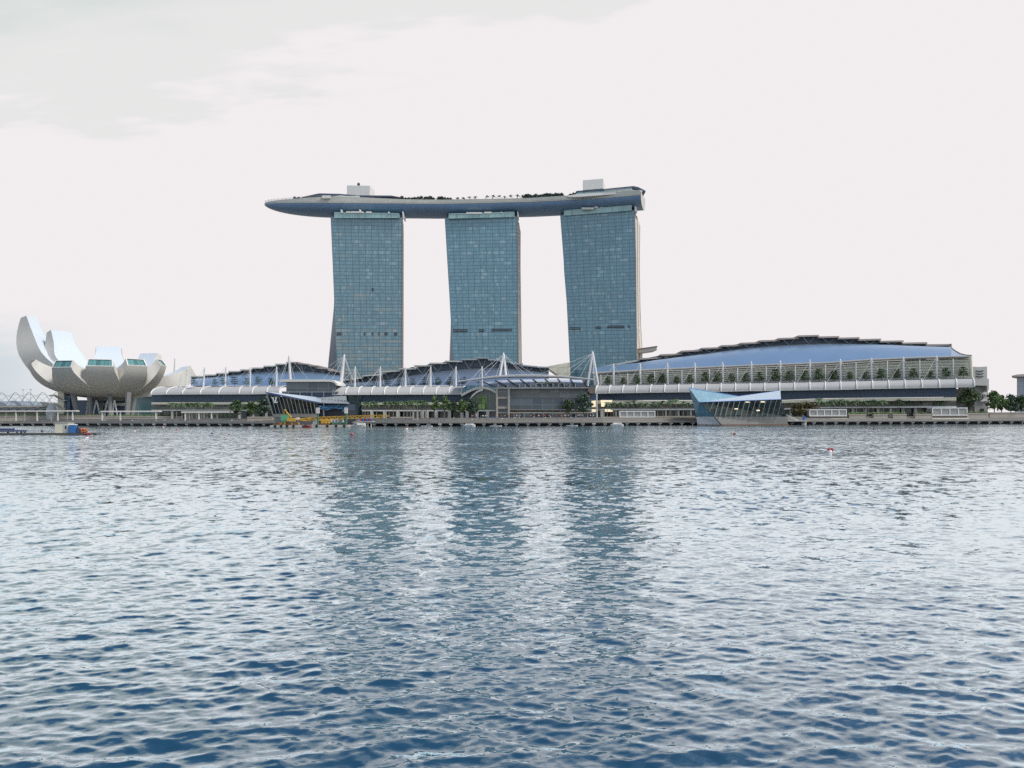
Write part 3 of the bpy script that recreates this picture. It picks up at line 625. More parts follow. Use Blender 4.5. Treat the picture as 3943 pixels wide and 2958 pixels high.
    p = Q(1, 760, 1200, 604)
    MB().box((Q(1, 905, 1200, 606).x, 604, 4.4), (Q(1, 1500, 1200, 606).x, 612, C.z - 1)).build('lobby_wall', M['band'], root)
    MB().box((Q(1, 1225, 1200, 596).x, 596, 14.2), (Q(1, 1490, 1200, 596).x, 600, 16.4)).build('lobby_soffit', M['offwhite'], root)
    return root
museum()
st = thing('stair_tower', (Q(1, 715, 1300, 575).x, 575, 4.4), 'cream stair tower with sloping landings left of the lotus museum', 'stair tower')
x0, x1 = Q(1, 678, 0, 575).x, Q(1, 750, 0, 575).x
MB().box((x0, 575, 4.4), (x1, 585, Q(1, 0, 1100, 575).z)).build('wall', M['cream'], st)
for k, y in enumerate((1200, 1300)):
    MB().prism([Q(1, 612, y - 60, 574), Q(1, 665, y - 60, 574), Q(1, 752, y, 574), Q(1, 800, y, 574), Q(1, 800, y + 12, 574), Q(1, 748, y + 12, 574), Q(1, 660, y - 46, 574), Q(1, 612, y - 46, 574)], (0, -3, 0)).build('landing', M['lightgrey'], st)
MB().box((x1, 577, 4.4), (Q(1, 805, 0, 575).x, 586, Q(1, 0, 1150, 575).z)).build('dark_recess', M['band'], st)

# ================================================================== SHOPPING HALLS
def XS(a, b, n): return list(np.linspace(a, b, n))
def hall_roof(root, plates, curve, eave, d, ke, kc, back, roofm, platem, thick=1.0, bulge=1.6, strut=True):
    """plates: (x0, y0, x1, y1) photo ends of each roof plate's top edge; curve: lower edge of the clerestory; eave: foot of the blue roof"""
    xs = XS(min(c[0] for c in curve), max(c[0] for c in curve), 70); NR = 9
    A = [P(x, lin(eave, x), d(x) + ke) for x in xs]; B = [P(x, lin(curve, x), d(x) + kc) for x in xs]
    rows = [[a.lerp(b_, j / NR) + Vector((0, 0, bulge * math.sin(math.pi * j / NR))) for a, b_ in zip(A, B)] for j in range(NR + 1)]
    roof = MB(); roof.sheet(rows); r = roof.build('vault_roof', roofm, root, smooth=True)
    # end closing pieces and the hidden back
    mb = MB()
    for i in (0, -1): mb.add([q[i] for q in rows] + [B[i] + Vector((0, back, 0)), Vector((A[i].x, A[i].y + back, A[i].z))], [tuple(range(NR + 3))])
    mb.build('gable', M['darkblue'], root)
    mb = MB(); ct = [((p[0]), p[1] + 4) for p in plates for p in ((p[0] + .1, p[1]), (p[2] - .1, p[3]))]
    C1 = [b_ + Vector((0, 1.2, 0)) for b_ in B]; C2 = [P(x, lin(ct, x), d(x) + kc + 1.2) for x in xs]
    for a_, c_ in zip(C1, C2): c_.z = max(c_.z, a_.z + .1)
    mb.sheet([[c + Vector((0, 0, -.6)) for c in C1], C2]); mb.build('clerestory', M['roofdk'], root)
    MB().path(B, .28, 4).build('roof_edge', M['steel'], root)
    for k, (x0, y0, x1, y1) in enumerate(plates):
        dm = (d((x0 + x1) / 2) + kc - 3.5); a, c = P(x0 - 1.5, y0, dm), P(x1 + 1.5, y1, dm); t = Vector((0, 0, -thick))
        v = Vector(((a.x + c.x) / 2 / dm * back * .5, back, 2.0)); mid = a.lerp(c, .5)
        MB().hexa([a + t, c + t, c + t + v, a + t + v, a, c, c + v, a + v]).build('roof_plate', platem(k), root)
        if strut:
            s_ = MB(); xm = (x0 + x1) / 2; w_ = (x1 - x0)
            foot = P(xm, lin(curve, xm) - 1, dm + 2.2)
            for f in (-.32, .30): s_.bar(foot, P(xm + f * w_, lin(ct, xm + f * w_), dm + 1), .2, 5)
            s_.build('strut', M['steel'], root)
    return r
def canopy(root, bots, tops, db, dt, n=9, rib=.38):
    """curved sunshade: rib feet and rib heads in photo pixels; the sheet bows outwards between them"""
    def curve(bp, tp):
        B, T = P(*bp, db(bp[0])), P(*tp, dt(bp[0])); out = []
        for j in range(n + 1):
            t = j / n * math.pi / 2; out.append(Vector((B.x + (T.x - B.x) * (1 - math.cos(t)), B.y + (T.y - B.y) * (1 - math.cos(t)), B.z + (T.z - B.z) * math.sin(t))))
        return out
    cs = [curve(b_, t_) for b_, t_ in zip(bots, tops)]
    mb = MB(); rows = [[c[j] for c in cs] for j in range(n + 1)]; mb.sheet(rows)
    mb.sheet([[p + Vector((0, .5, -.35)) for p in r] for r in rows[::-1]]); mb.sheet([[p + Vector((0, .5, -.35)) for p in rows[0]], rows[0]])
    can = mb.build('canopy', M['canopy'], root, smooth=True)
    for c in cs: MB().path([p + Vector((0, -.18, .12)) for p in c], rib, 5).build('rib', M['white'], can)
    MB().path(rows[0], .25, 4).build('canopy_edge', M['offwhite'], can)
    # back ledge behind the canopy head
    hd = rows[-1]; MB().sheet([[p + Vector((0, 0, -.25)) for p in hd], [p + Vector((0, 0, .35)) for p in hd], [p + Vector((0, 26, .35)) for p in hd]]).build('terrace', M['darkblue'], root)
    return can
def mast(root, top, bot, d, r, stays=(), ds=-3):
    T, B = P(*top, d), P(*bot, d); mb = MB(); mb.bar(B + Vector((0, 0, -1)), T, r, 8, r * .55); mb.bar(T, T + Vector((0, 0, 1.0)), r * .55, 6, .05)
    o = mb.build('mast', M['white'], root)
    if stays:
        c = MB()
        for q in stays: c.bar(T, P(*q, d + ds), .07, 4)
        c.build('stay_cable', M['white'], o)
    return o
def band(root, name, mat, top, bot, d, k, thick, X0=None, X1=None, n=26):
    xs = XS(X0 if X0 is not None else top[0][0], X1 if X1 is not None else top[-1][0], n)
    ft = [P(x, lin(top, x), d(x) + k) for x in xs]; fb = [P(x, lin(bot, x), d(x) + k) for x in xs]; o = Vector((0, thick, 0))
    mb = MB(); mb.sheet([[p + o for p in fb], fb, ft, [p + o for p in ft]])
    for i in (0, -1): mb.add([fb[i], ft[i], ft[i] + o, fb[i] + o], [(0, 1, 2, 3)])
    return mb.build(name, mat, root)
def flat(z, d, X):   # photo row of height z
    return px_y(X, z, d(X))
def ground_storey(root, d, k, X0, X1, ytop, cols, mat='shop'):
    xs = XS(X0, X1, 24); fb = [Vector((P(x, PY0, d(x) + k).x, d(x) + k, 4.4)) for x in xs]; ft = [P(x, lin(ytop, x), d(x) + k) for x in xs]
    mb = MB(); mb.sheet([fb, ft]); mb.build('ground_floor_glazing', M[mat], root)
    for x, w_, h in cols:
        p = P(x, PY0, d(x) + k - 5); y = lin(ytop, x) - h; mb = MB(); mb.cbox((p.x, p.y, 4.4), w_, w_, max(1, P(x, y, d(x) + k - 5).z - 4.4)); mb.build('column', M['lightgrey'], root)
def louvres(root, top, bot, d, k, n, X0, X1, mat='bluebar', name='louvre_bars', r=.12):
    xs = XS(X0, X1, 18); mb = MB()
    for j in range(n):
        f = (j + .5) / n; mb.path([P(x, lin(top, x) * (1 - f) + lin(bot, x) * f, d(x) + k) for x in xs], r, 4)
    return mb.build(name, M[mat], root)

# ---------------- left hall
dN = lambda X: lin([(560, 545), (1330, 505)], X)
s2 = lambda *p: S(2, *p)
hn = thing('shopping_hall', (P(880, PY0, dN(880) + 30).x, dN(880) + 30, 4.4), 'left shopping hall with a stepped blue vaulted roof, beside the lotus museum', 'shopping hall', 'vaulted shopping halls')
pl2 = [(*s2((a, b_))[0], *s2((c, d_))[0]) for a, b_, c, d_ in ((290, 362, 460, 361), (460, 345, 592, 344), (592, 325, 737, 324), (737, 303, 877, 302), (877, 283, 1013, 282), (1013, 262, 1155, 261), (1155, 240, 1290, 239), (1290, 217, 1422, 216), (1422, 195, 1560, 195), (1560, 206, 1685, 218), (1685, 230, 1800, 238), (1795, 260, 1915, 270), (1915, 286, 2045, 305))]
hall_roof(hn, pl2, s2((290, 395), (400, 388), (520, 378), (700, 362), (850, 345), (1000, 330), (1200, 318), (1450, 312), (1600, 312), (1800, 325), (1950, 345), (2050, 362)),
          s2((200, 478), (1300, 478), (2060, 470)), dN, 22, 48, 55, M['roof'], lambda k: M['plate'] if k > 7 else M['plate_l'], .9)
cb = s2((-180, 583), (0, 580), (190, 579), (400, 578), (620, 578), (860, 577), (1015, 577), (1190, 573), (1335, 570)); ct_ = s2((-20, 497), (150, 494), (330, 492), (530, 489), (715, 488), (920, 487), (1085, 486), (1240, 486), (1405, 485))
canopy(hn, cb, ct_, lambda X: dN(X) - 2, lambda X: dN(X) + 17)
band(hn, 'glass_band', M['band'], s2((-175, 583), (1340, 575)), s2((-175, 665), (1340, 668)), dN, 4, 3)
louvres(hn, s2((-175, 585), (1340, 580)), s2((-175, 660), (1340, 660)), dN, 3.4, 6, 586, 1070, 'bluebar')
band(hn, 'cream_fascia', M['cream'], s2((-175, 672), (1340, 672)), s2((-175, 700), (1340, 700)), dN, 1, 3)
band(hn, 'upper_wall', M['upper'], s2((-175, 666), (1340, 669)), s2((-175, 762), (1340, 762)), dN, 5, 2)
band(hn, 'floor_slab', M['lightgrey'], s2((-175, 762), (1340, 760)), s2((-175, 776), (1340, 774)), dN, -2, 6)
ground_storey(hn, dN, 4, 584, 1075, s2((0, 776), (1340, 774)), [(S(2, (x, 0))[0][0], 1.5, 0) for x in (75, 872, 1030, 1190)])
for (tx, ty, bx, by, st_) in ((252, 275, 232, 485, ((90, 490), (150, 490), (300, 400))), (455, 265, 438, 482, ((340, 470), (380, 480), (490, 400), (300, 485))), (707, 260, 695, 482, ((540, 470), (500, 488), (640, 480), (760, 480))),
                              (995, 265, 990, 482, ((740, 478), (900, 478), (940, 480), (1030, 480))), (1307, 262, 1303, 482, ((1085, 480), (1230, 480), (1260, 480), (1330, 440))), (180, 335, 165, 475, ())):
    mast(hn, S(2, (tx, ty))[0], S(2, (bx, by))[0], dN(S(2, (tx, 0))[0][0]) + 18, .75, S(2, *st_) if st_ else ())
mast(hn, S(2, (1452, 128))[0], S(2, (1468, 400))[0], 522, 1.0, s2((1350, 400), (1380, 400), (1520, 400), (1680, 400), (1330, 480)))
mast(hn, S(2, (103, 155))[0], S(2, (88, 620))[0], 672, 1.1)
a, c = P(478, 1600, 660), P(640, 1528, 660); MB().box((a.x, 660, 4.4), (c.x, 680, c.z)).build('left_wing', M['funnel'], hn)
MB().box((a.x - 1, 658.5, c.z), (c.x + 1, 682, c.z + 1.2)).build('left_wing_roof', M['lightgrey'], hn)
# glass annex with a curved white roof behind the pavilion
ax = thing('glass_annex', (Q(2, 1700, 600, 500).x, 500, 4.4), 'dark glass annex under a flat white rounded roof slab, behind the slanted glass pavilion', 'annex')
MB().prism([Q(2, x, y, 488) for x, y in ((1332, 424), (1340, 408), (1370, 402), (1940, 404), (1985, 418), (2020, 448), (2028, 475), (2012, 475), (1995, 450), (1960, 434), (1920, 430), (1350, 432))], (0, 26, 0)).build('roof_slab', M['offwhite'], ax)
MB().prism([Q(2, x, y, 492) for x, y in ((1420, 432), (2010, 432), (2005, 545), (1420, 545))], (0, 18, 0)).build('upper_glazing', M['plazaglass'], ax)
MB().prism([Q(2, x, y, 490) for x, y in ((1368, 545), (2035, 545), (2035, 612), (1368, 612))], (0, 18, 0)).build('lower_glazing', M['band'], ax)
MB().prism([Q(2, x, y, 489.2) for x, y in ((1368, 548), (2035, 548), (2035, 556), (1368, 556))], (0, .6, 0)).build('floor_edge', M['steel'], ax)
for x in (1440, 1580, 1720, 1860, 1990): MB().prism([Q(2, x, 545, 489.1), Q(2, x + 8, 545, 489.1), Q(2, x + 8, 612, 489.1), Q(2, x, 612, 489.1)], (0, .5, 0)).build('mullion', M['steel'], ax)
MB().box((Q(2, 1368, 0, 495).x, 495, 4.4), (Q(2, 2100, 0, 495).x, 510, Q(2, 1500, 612, 495).z)).build('lower_wall', M['plazaglass'], ax)

# ---------------- middle hall
dC = lambda X: lin([(1280, 492), (1900, 486), (2200, 486)], X)
s3 = lambda *p: S(3, *p)
hc = thing('shopping_hall', (P(1600, PY0, 515).x, 515, 4.4), 'middle shopping hall with a stepped dark vaulted roof, between the pavilions and below the towers', 'shopping hall', 'vaulted shopping halls')
pl3 = [(*s3((a, b_))[0], *s3((c, d_))[0]) for a, b_, c, d_ in ((130, 405, 362, 373), (362, 354, 590, 337), (582, 306, 800, 293), (787, 270, 985, 269), (968, 234, 1170, 233), (1150, 205, 1350, 204), (1335, 180, 1535, 183), (1530, 158, 1712, 160), (1700, 139, 1845, 141), (1845, 162, 1988, 166), (1982, 182, 2115, 190), (2112, 206, 2250, 213), (2242, 229, 2415, 246), (2415, 249, 2557, 253))]
hall_roof(hc, pl3, s3((130, 470), (380, 455), (600, 420), (700, 402), (860, 375), (1080, 342), (1260, 316), (1450, 296), (1610, 285), (1800, 277), (1920, 276), (2080, 282), (2340, 305), (2560, 338)),
          s3((100, 478), (1900, 475), (2560, 420)), dC, 24, 50, 55, pm('slate_metal_roof', (.19, .25, .34), .38, .5, var=.1, scale=.06), lambda k: M['plate_l'] if k < 7 else M['steel'], .9)
canopy(hc, s3((5, 586), (155, 582), (305, 582), (460, 581), (612, 580), (765, 580), (915, 579), (1070, 579), (1222, 579), (1375, 578), (1525, 577)),
       s3((60, 490), (205, 490), (360, 489), (510, 489), (660, 488), (815, 488), (965, 488), (1115, 487), (1270, 487), (1420, 487), (1572, 487)), lambda X: dC(X) - 2, lambda X: dC(X) + 14)
band(hc, 'glass_band', M['band'], s3((120, 582), (1700, 560)), s3((120, 668), (1700, 668)), dC, 5, 3, n=14)
louvres(hc, s3((420, 588), (1680, 588)), s3((420, 660), (1680, 660)), dC, 4.4, 6, 1415, 1815, 'bluebar')
band(hc, 'cream_fascia', M['cream'], s3((340, 676), (1640, 672)), s3((340, 704), (1640, 702)), dC, 2, 3)
band(hc, 'upper_wall', M['upper'], s3((330, 668), (1650, 668)), s3((330, 766), (1650, 766)), dC, 6, 2)
band(hc, 'floor_slab', M['offwhite'], s3((350, 764), (1930, 766)), s3((350, 780), (1930, 780)), dC, -2, 6)
ground_storey(hc, dC, 4, S(3, (350, 0))[0][0], S(3, (1935, 0))[0][0], s3((350, 780), (1935, 780)), [(S(3, (x, 0))[0][0], 2.0, 0) for x in (470, 622, 780, 1070, 1120, 1230, 1385, 1535, 1595, 1712, 1838)])
MB().box((P(1395, PY0, 505).x, 512, 4.4), (P(1920, PY0, 505).x, 560, 20)).build('inner_block', M['darkblue'], hc)
# glazed funnel at the left end
mb = MB(); cf = Q(3, 285, 700, 500); rt, rb_ = (420 - 165) / 2 * .3255 / 3070 * 495, 70 * .3255 / 3070 * 495
zt_, zb_ = Q(3, 290, 588, 490).z, 4.4
mb.loft([[Vector((cf.x, cf.y, 0)) + Vector((r * math.cos(2 * math.pi * i / 28), r * math.sin(2 * math.pi * i / 28), z)) for i in range(28)] for r, z in ((rb_, zb_), (rb_ * 1.15, zb_ + (zt_ - zb_) * .35), (rt * .86, zb_ + (zt_ - zb_) * .7), (rt, zt_))])
mb.build('glass_funnel', M['funnel'], hc)
# arched entrance at the right end
def arc(z, pts, d, w_, th, name, mat, root, dep=8):
    n = 24; xs = XS(0, len(pts) - 1, n); pp = [(np.interp(t, range(len(pts)), [p[0] for p in pts]), np.interp(t, range(len(pts)), [p[1] for p in pts])) for t in xs]
    A = [Q(z, x, y, d) for x, y in pp]; B = [a + Vector((0, 0, -th)) for a in A]; o = Vector((0, dep, 0))
    MB().sheet([[b_ for b_ in B], A, [a + o for a in A], [b_ + o for b_ in B], B]).build(name, mat, root)
arc(3, [(1525, 575), (1580, 545), (1640, 515), (1710, 493), (1780, 486), (1840, 494), (1890, 514), (1935, 545)], 482, 0, 1.5, 'entrance_arch', M['offwhite'], hc, 14)
arc(3, [(1622, 640), (1640, 605), (1668, 572), (1700, 545), (1740, 524), (1782, 512)], 481, 0, 1.2, 'entrance_arch', M['offwhite'], hc, 6)
MB().prism([Q(3, x, y, 489) for x, y in ((1625, 766), (1625, 645), (1668, 580), (1720, 542), (1790, 514), (1860, 512), (1935, 548), (1935, 766))], (0, 6, 0)).build('entrance_glazing', M['entr'], hc)
MB().prism([Q(3, x, y, 488.6) for x, y in ((1722, 758), (1735, 602), (1820, 600), (1830, 758))], (0, .3, 0)).build('entrance_glazing', M['entr_g'], hc, label='lit green glazing of the arched entrance')
band(hc, 'glass_band', M['band'], s3((1535, 575), (1640, 530), (1720, 506)), s3((1535, 640), (1640, 625), (1720, 560)), dC, 3, 1, n=10)
for tx, bx, st_ in ((270, 265, ((120, 430), (190, 480), (215, 480), (315, 480), (380, 465))), (567, 565, ((380, 480), (430, 440), (500, 480), (530, 480), (617, 485))), (865, 863, ((690, 475), (800, 480), (825, 482), (920, 485))), (1163, 1160, ((985, 480), (1100, 485), (1130, 485), (1220, 485))),
                        (1462, 1460, ((1285, 480), (1395, 485), (1425, 485), (1522, 485))), (1770, 1770, ((1560, 485), (1630, 430), (1700, 485), (1835, 365)))):
    mast(hc, S(3, (tx, 264))[0], S(3, (bx, 484))[0], 502, .7, S(3, *st_))
mast(hc, S(3, (140, 122))[0], S(3, (98, 486))[0], 506, 1.3, s3((-60, 260), (-140, 440), (0, 400), (110, 480), (240, 480), (275, 480), (250, 440)))
MB().bar(Q(3, 146, 122, 508), Q(3, 150, 486, 516), .5, 6, .4).build('mast', M['steel'], hc)

# ---------------- glass plaza building with the bowed roof
dP = lambda X: lin([(1900, 482), (2300, 480)], X)
s4 = lambda *p: S(4, *p)
pz = thing('glass_plaza_hall', (P(2080, PY0, 500).x, 500, 4.4), 'dark glass hall under a wide bowed white roof, at the centre of the waterfront', 'glass hall')
top = s3((1475, 428), (1700, 392), (1900, 365), (2100, 352)) + s4((300, 350), (450, 349), (600, 353), (800, 363), (1000, 379), (1195, 402))
xs = XS(top[0][0], top[-1][0], 40); rows = [[], [], [], [], [], []]
for i, x in enumerate(xs):
    f = i / 39; th = .45 + .55 * math.sin(math.pi * f) ** .7; y = lin(top, x); a = P(x, y, 476); un = 1.1 * math.sin(math.pi * f) ** .8
    rows[0].append(a + Vector((0, 15, .35))); rows[1].append(a + Vector((0, 1, .2))); rows[2].append(a); rows[3].append(a + Vector((0, .3, -th))); rows[4].append(a + Vector((0, 9, -th - un * .8 + .6))); rows[5].append(a + Vector((0, 15, -th - un * .5 + 1.4)))
MB().sheet(rows[:4][::-1]).build('bowed_roof', M['white'], pz)
MB().sheet(rows[3:][::-1]).build('roof_soffit', M['darkblue'], pz)
# sloping glass louvre roof below it, on dark spotted beams
beams = [((Z_, a), (Z2_, b_)) for Z_, a, Z2_, b_ in ((3, (1780, 430), 3, (1935, 500)), (3, (1925, 415), 3, (2080, 498)), (4, (168, 405), 4, (303, 498)), (4, (318, 400), 4, (440, 498)), (4, (466, 397), 4, (575, 498)), (4, (612, 394), 4, (703, 496)), (4, (762, 394), 4, (838, 496)), (4, (910, 398), 4, (970, 494)), (4, (1062, 404), 4, (1108, 492)))]
T_ = [Q(Z_, *a, 496) for (Z_, a), _ in beams]; B_ = [Q(Z_, *a, 483) for _, (Z_, a) in beams]
MB().sheet([[b_ + Vector((0, 0, -.3)) for b_ in B_], [t_ + Vector((0, 0, -.3)) for t_ in T_]]).build('glass_louvre_roof', M['pergglass'], pz)
for b_, t_ in zip(B_, T_): MB().bar(b_, t_, .42, 5).build('roof_beam', M['brown'], pz)
arc(4, [(180, 500), (300, 478), (450, 452), (640, 430), (780, 436), (900, 455), (1100, 492)], 488, 0, .9, 'inner_arch', M['white'], pz, 3)
for x in (55, 170, 310, 375, 440, 505, 575, 640, 705, 770, 838, 905, 970): MB().bar(Q(4, x, 498, 482), Q(4, x, 455, 482), .25, 5).build('post', M['white'], pz)
MB().prism([Q(4, x, y, 480) for x, y in ((-5, 500), (1118, 496), (1118, 508), (-5, 512))], (0, 4, 0)).build('eave_beam', M['lightgrey'], pz)
MB().prism([Q(4, x, y, 486) for x, y in ((200, 510), (1118, 506), (1118, 625), (200, 625))], (0, 24, 0)).build('upper_wall', M['plazatop'], pz)
MB().prism([Q(4, x, y, 487) for x, y in ((200, 625), (1160, 625), (1160, 757), (200, 757))], (0, 24, 0)).build('glazed_wall', M['plazaglass'], pz)
MB().prism([Q(4, x, y, 484) for x, y in ((200, 757), (1165, 757), (1165, 766), (200, 766))], (0, 24, 0)).build('floor_slab', M['grey'], pz)
MB().prism([Q(4, x, y, 488) for x, y in ((200, 766), (1165, 766), (1165, 796), (200, 796))], (0, 20, 0)).build('cream_soffit', M['sand'], pz)
MB().prism([Q(4, x, y, 482) for x, y in ((50, 796), (1200, 796), (1200, 802), (50, 802))], (0, 2, 0)).build('door_head', M['offwhite'], pz)
mb = MB(); a, c = Q(4, 50, 802, 486), Q(4, 1200, 802, 486); mb.sheet([[Vector((a.x, a.y, 4.4)), Vector((c.x, c.y, 4.4))], [a, c]]); mb.build('ground_floor_glazing', M['shop'], pz)
for x in (240, 300, 360, 480, 590, 700, 810, 1110): MB().bar(Vector((Q(4, x, 0, 483).x, 483, 4.4)), Q(4, x, 797, 483), .16, 5).build('door_post', M['offwhite'], pz)
for x0, x1 in ((28, 52), (168, 190)): MB().box((Q(4, x0, 0, 480).x, 480, 4.4), (Q(4, x1, 0, 480).x, 486, Q(4, x0, 510, 480).z)).build('pier', M['sand'], pz)
for y0, y1 in ((608, 632), (724, 750)): MB().prism([Q(4, 52, y1, 481), Q(4, 168, y1, 481), Q(4, 168, y0, 481), Q(4, 52, y0, 481)], (0, 4, 0)).build('cross_beam', M['sand'], pz)
MB().prism([Q(4, 52, 796, 485), Q(4, 168, 796, 485), Q(4, 168, 512, 485), Q(4, 52, 512, 485)], (0, 4, 0)).build('glazed_wall', M['plazaglass'], pz)
MB().prism([Q(4, x, y, 481) for x, y in ((1118, 492), (1212, 488), (1206, 568), (1150, 572), (1118, 540))], (0, 20, 0)).build('end_soffit', M['brown'], pz)
MB().prism([Q(4, x, y, 486) for x, y in ((1150, 572), (1215, 570), (1215, 650), (1150, 650))], (0, 20, 0)).build('end_wall', M['band'], pz)
def aframe(root, apex, l, r, z, d, stays):
    m1 = MB(); t = Q(z, *apex, d); m1.bar(Q(z, *l, d), t, .7, 8, .7); m1.bar(Q(z, *r, d), t, .7, 8, .7); m1.bar(t, t + Vector((0, 0, 1.4)), .7, 6, .1); o = m1.build('mast', M['white'], root)
    c = MB()
    for q in stays: c.bar(t, Q(z, *q, d - 3), .09, 4)
    c.build('stay_cable', M['white'], o)
aframe(pz, (2025, 110), (1982, 358), (2054, 356), 3, 492, [(1780, 290), (1800, 360), (1940, 355), (2090, 350), (2250, 345), (2320, 370), (2420, 375)])
aframe(pz, (1175, 95), (1112, 480), (1238, 465), 4, 500, [(540, 345), (780, 355), (880, 360), (1030, 370), (1190, 470), (1200, 470)])
bg = Q(4, 780, 300, 640)
MB_ = MB().prism([Q(4, x, y, 630) for x, y in ((640, 262), (650, 246), (905, 200), (910, 365), (780, 365))], (0, 20, 0))
solo(MB_, 'rear_block', panels('cream_panel_wall', (.62, .60, .48), (.42, .41, .34), 8, 5, .4, .7, var=.1), 'cream panelled block with a sloping roofline between the middle and stern-end towers', 'building')

# ---------------- right hall
dS = lambda X: lin([(2280, 535), (3760, 466)], X)
s5 = lambda *p: S(5, *p); s6 = lambda *p: S(6, *p)
hs = thing('shopping_hall', (P(3050, PY0, 530).x, 530, 4.4), 'long right hall with a stepped blue vaulted roof over an open louvred gallery', 'exhibition hall', 'vaulted shopping halls')
def ends(z, *q): return [(*S(z, (a, b_))[0], *S(z, (c, d_))[0]) for a, b_, c, d_ in q]
pls = ends(4, (1165, 285, 1440, 212), (1450, 217, 1732, 166), (1735, 152, 1985, 138), (1985, 98, 2200, 93)) + ends(5, (140, 290, 388, 279), (388, 246, 628, 235), (626, 213, 860, 204), (860, 182, 1088, 175), (1086, 153, 1312, 145), (1312, 124, 1537, 118), (1537, 97, 1770, 90), (1770, 66, 2005, 60), (2005, 79, 2243, 74)) + ends(6, (145, 88, 372, 82), (372, 104, 612, 98), (612, 123, 864, 118), (864, 143, 1128, 138), (1128, 161, 1400, 158))
pls[3] = (pls[3][0], pls[3][1], pls[4][0], pls[4][1]) if False else pls[3]
pls = [p for i, p in enumerate(pls) if i != 3]
cvs = s4((1165, 312), (1450, 262), (1730, 232)) + s5((80, 375), (280, 342), (540, 305), (780, 272), (980, 245), (1210, 218), (1430, 200), (1660, 185), (1890, 175), (2120, 168)) + s6((30, 160), (260, 162), (490, 165), (720, 172), (900, 185), (1130, 200), (1400, 215))
gut = s4((1160, 320), (1500, 300)) + s5((0, 465), (550, 440), (1200, 412), (1900, 388)) + s6((0, 362), (500, 325), (1000, 303), (1400, 291), (1625, 290))
hall_roof(hs, pls, cvs, gut, dS, 6, 44, 60, M['roof'], lambda k: M['plate_l'] if k < 2 else M['plate'], 1.1, 3.0)
# curved corner where the roof runs down to the gutter at the right end
xa = S(6, (1400, 0))[0][0]
A0 = [Q(6, x, y, dS(xa) + k) for x, y, k in ((1395, 160, 42), (1400, 205, 40), (1440, 235, 32), (1500, 270, 20), (1560, 286, 10), (1625, 290, 4))]
mb = MB(); mb.add(A0 + [Q(6, 1395, 291, dS(xa) + 5.7)], [(0, 1, 6), (1, 2, 6), (2, 3, 6), (3, 4, 6), (4, 5, 6)]); mb.build('roof_corner', M['roof'], hs)
MB().sheet([A0, [p + Vector((0, 30, 0)) for p in A0]]).build('gable', M['offwhite'], hs)
MB().path(A0, .5, 5).build('roof_edge', M['rust'], hs)
fas = [(x, y + 11) for x, y in gut]
xs = XS(S(4, (1165, 0))[0][0], S(6, (1628, 0))[0][0], 40)
g1 = [P(x, lin(gut, x), dS(x) + 5.7) for x in xs]; g2 = [P(x, lin(gut, x) + 5, dS(x) + 4.2) for x in xs]; g3 = [P(x, lin(gut, x) + 10, dS(x) + 5.4) for x in xs]; g4 = [p + Vector((0, 9, .5)) for p in g3]
MB().sheet([g4, g3, g2, g1]).build('fascia', M['grey'], hs, smooth=True)
cbS = s4((1205, 568), (1365, 566), (1525, 562), (1690, 560)) + s5((10, 741), (178, 739), (342, 737), (510, 735), (675, 732), (845, 730), (1017, 727), (1190, 722), (1362, 722), (1540, 718), (1717, 715), (1898, 712), (2080, 710)) + s6((165, 668), (342, 663), (520, 658), (702, 655), (885, 652), (1073, 648), (1265, 645), (1458, 640), (1655, 637))
ctS = s4((1240, 476), (1395, 475), (1550, 474), (1705, 472)) + s5((33, 653), (190, 650), (352, 647), (518, 644), (685, 641), (852, 638), (1022, 636), (1193, 634), (1367, 632), (1543, 628), (1717, 626), (1898, 622), (2080, 619)) + s6((163, 578), (340, 574), (516, 570), (695, 567), (875, 562), (1062, 558), (1255, 555), (1447, 550), (1640, 545))
canopy(hs, cbS, ctS, lambda X: dS(X) - 8, lambda X: dS(X) - 1, rib=.42)
ctop = list(ctS)
band(hs, 'gallery_wall', M['gallery'], [(x, y) for x, y in fas], [(x, y + 2) for x, y in ctop], dS, 9.0, 2, S(4, (1200, 0))[0][0], S(6, (1612, 0))[0][0], 40)
mb = MB()
gx = XS(S(4, (1190, 0))[0][0], S(6, (1612, 0))[0][0], 44)
for j in range(7):
    f = (j + .55) / 7; mb.path([P(x, (lin(fas, x) + 2) * (1 - f) + lin(ctop, x) * f, dS(x) + 3.6) for x in gx], .24, 4)
mb.build('louvre_rails', M['offwhite'], hs)
for z, xs_ in ((4, (1270, 1588, 1905)), (5, (385, 710, 1045, 1382, 1727, 2082)), (6, (335, 685, 1047, 1420))):
    for x in xs_:
        X = S(z, (x, 0))[0][0]; MB().bar(P(X, lin(ctop, X), dS(X) + 3.3), P(X, lin(fas, X), dS(X) + 3.3), .3, 5).build('post', M['white'], hs)
ms = s4((1420, 232), (1735, 226)) + s5((215, 407), (540, 403), (868, 395), (1207, 388), (1550, 378), (1900, 368)) + s6((162, 340), (508, 328), (865, 315), (1235, 305))
for i, (X, Y) in enumerate(ms):
    yb = lin(ctop, X); k = 52
    mast(hs, (X, Y), (X + 1, yb), dS(X) + 4, .95, [(X - k, lin(ctop, X - k) + 2), (X + k, lin(ctop, X + k) + 2)], -4)
MB().bar(Q(6, 1612, 292, dS(3735) + 4), Q(6, 1625, 548, dS(3735) + 4), 1.0, 8).build('end_post', M['cream'], hs)
X0s, X1s = S(4, (1212, 0))[0][0], S(6, (1456, 0))[0][0]
gb = [(x, y + 2) for x, y in cbS]; gbb = s4((1215, 648)) + s5((0, 832), (1560, 832)) + s6((0, 764), (1456, 748))
band(hs, 'glass_band', M['band'], gb, gbb, dS, -1, 3, X0s, X1s, 40)
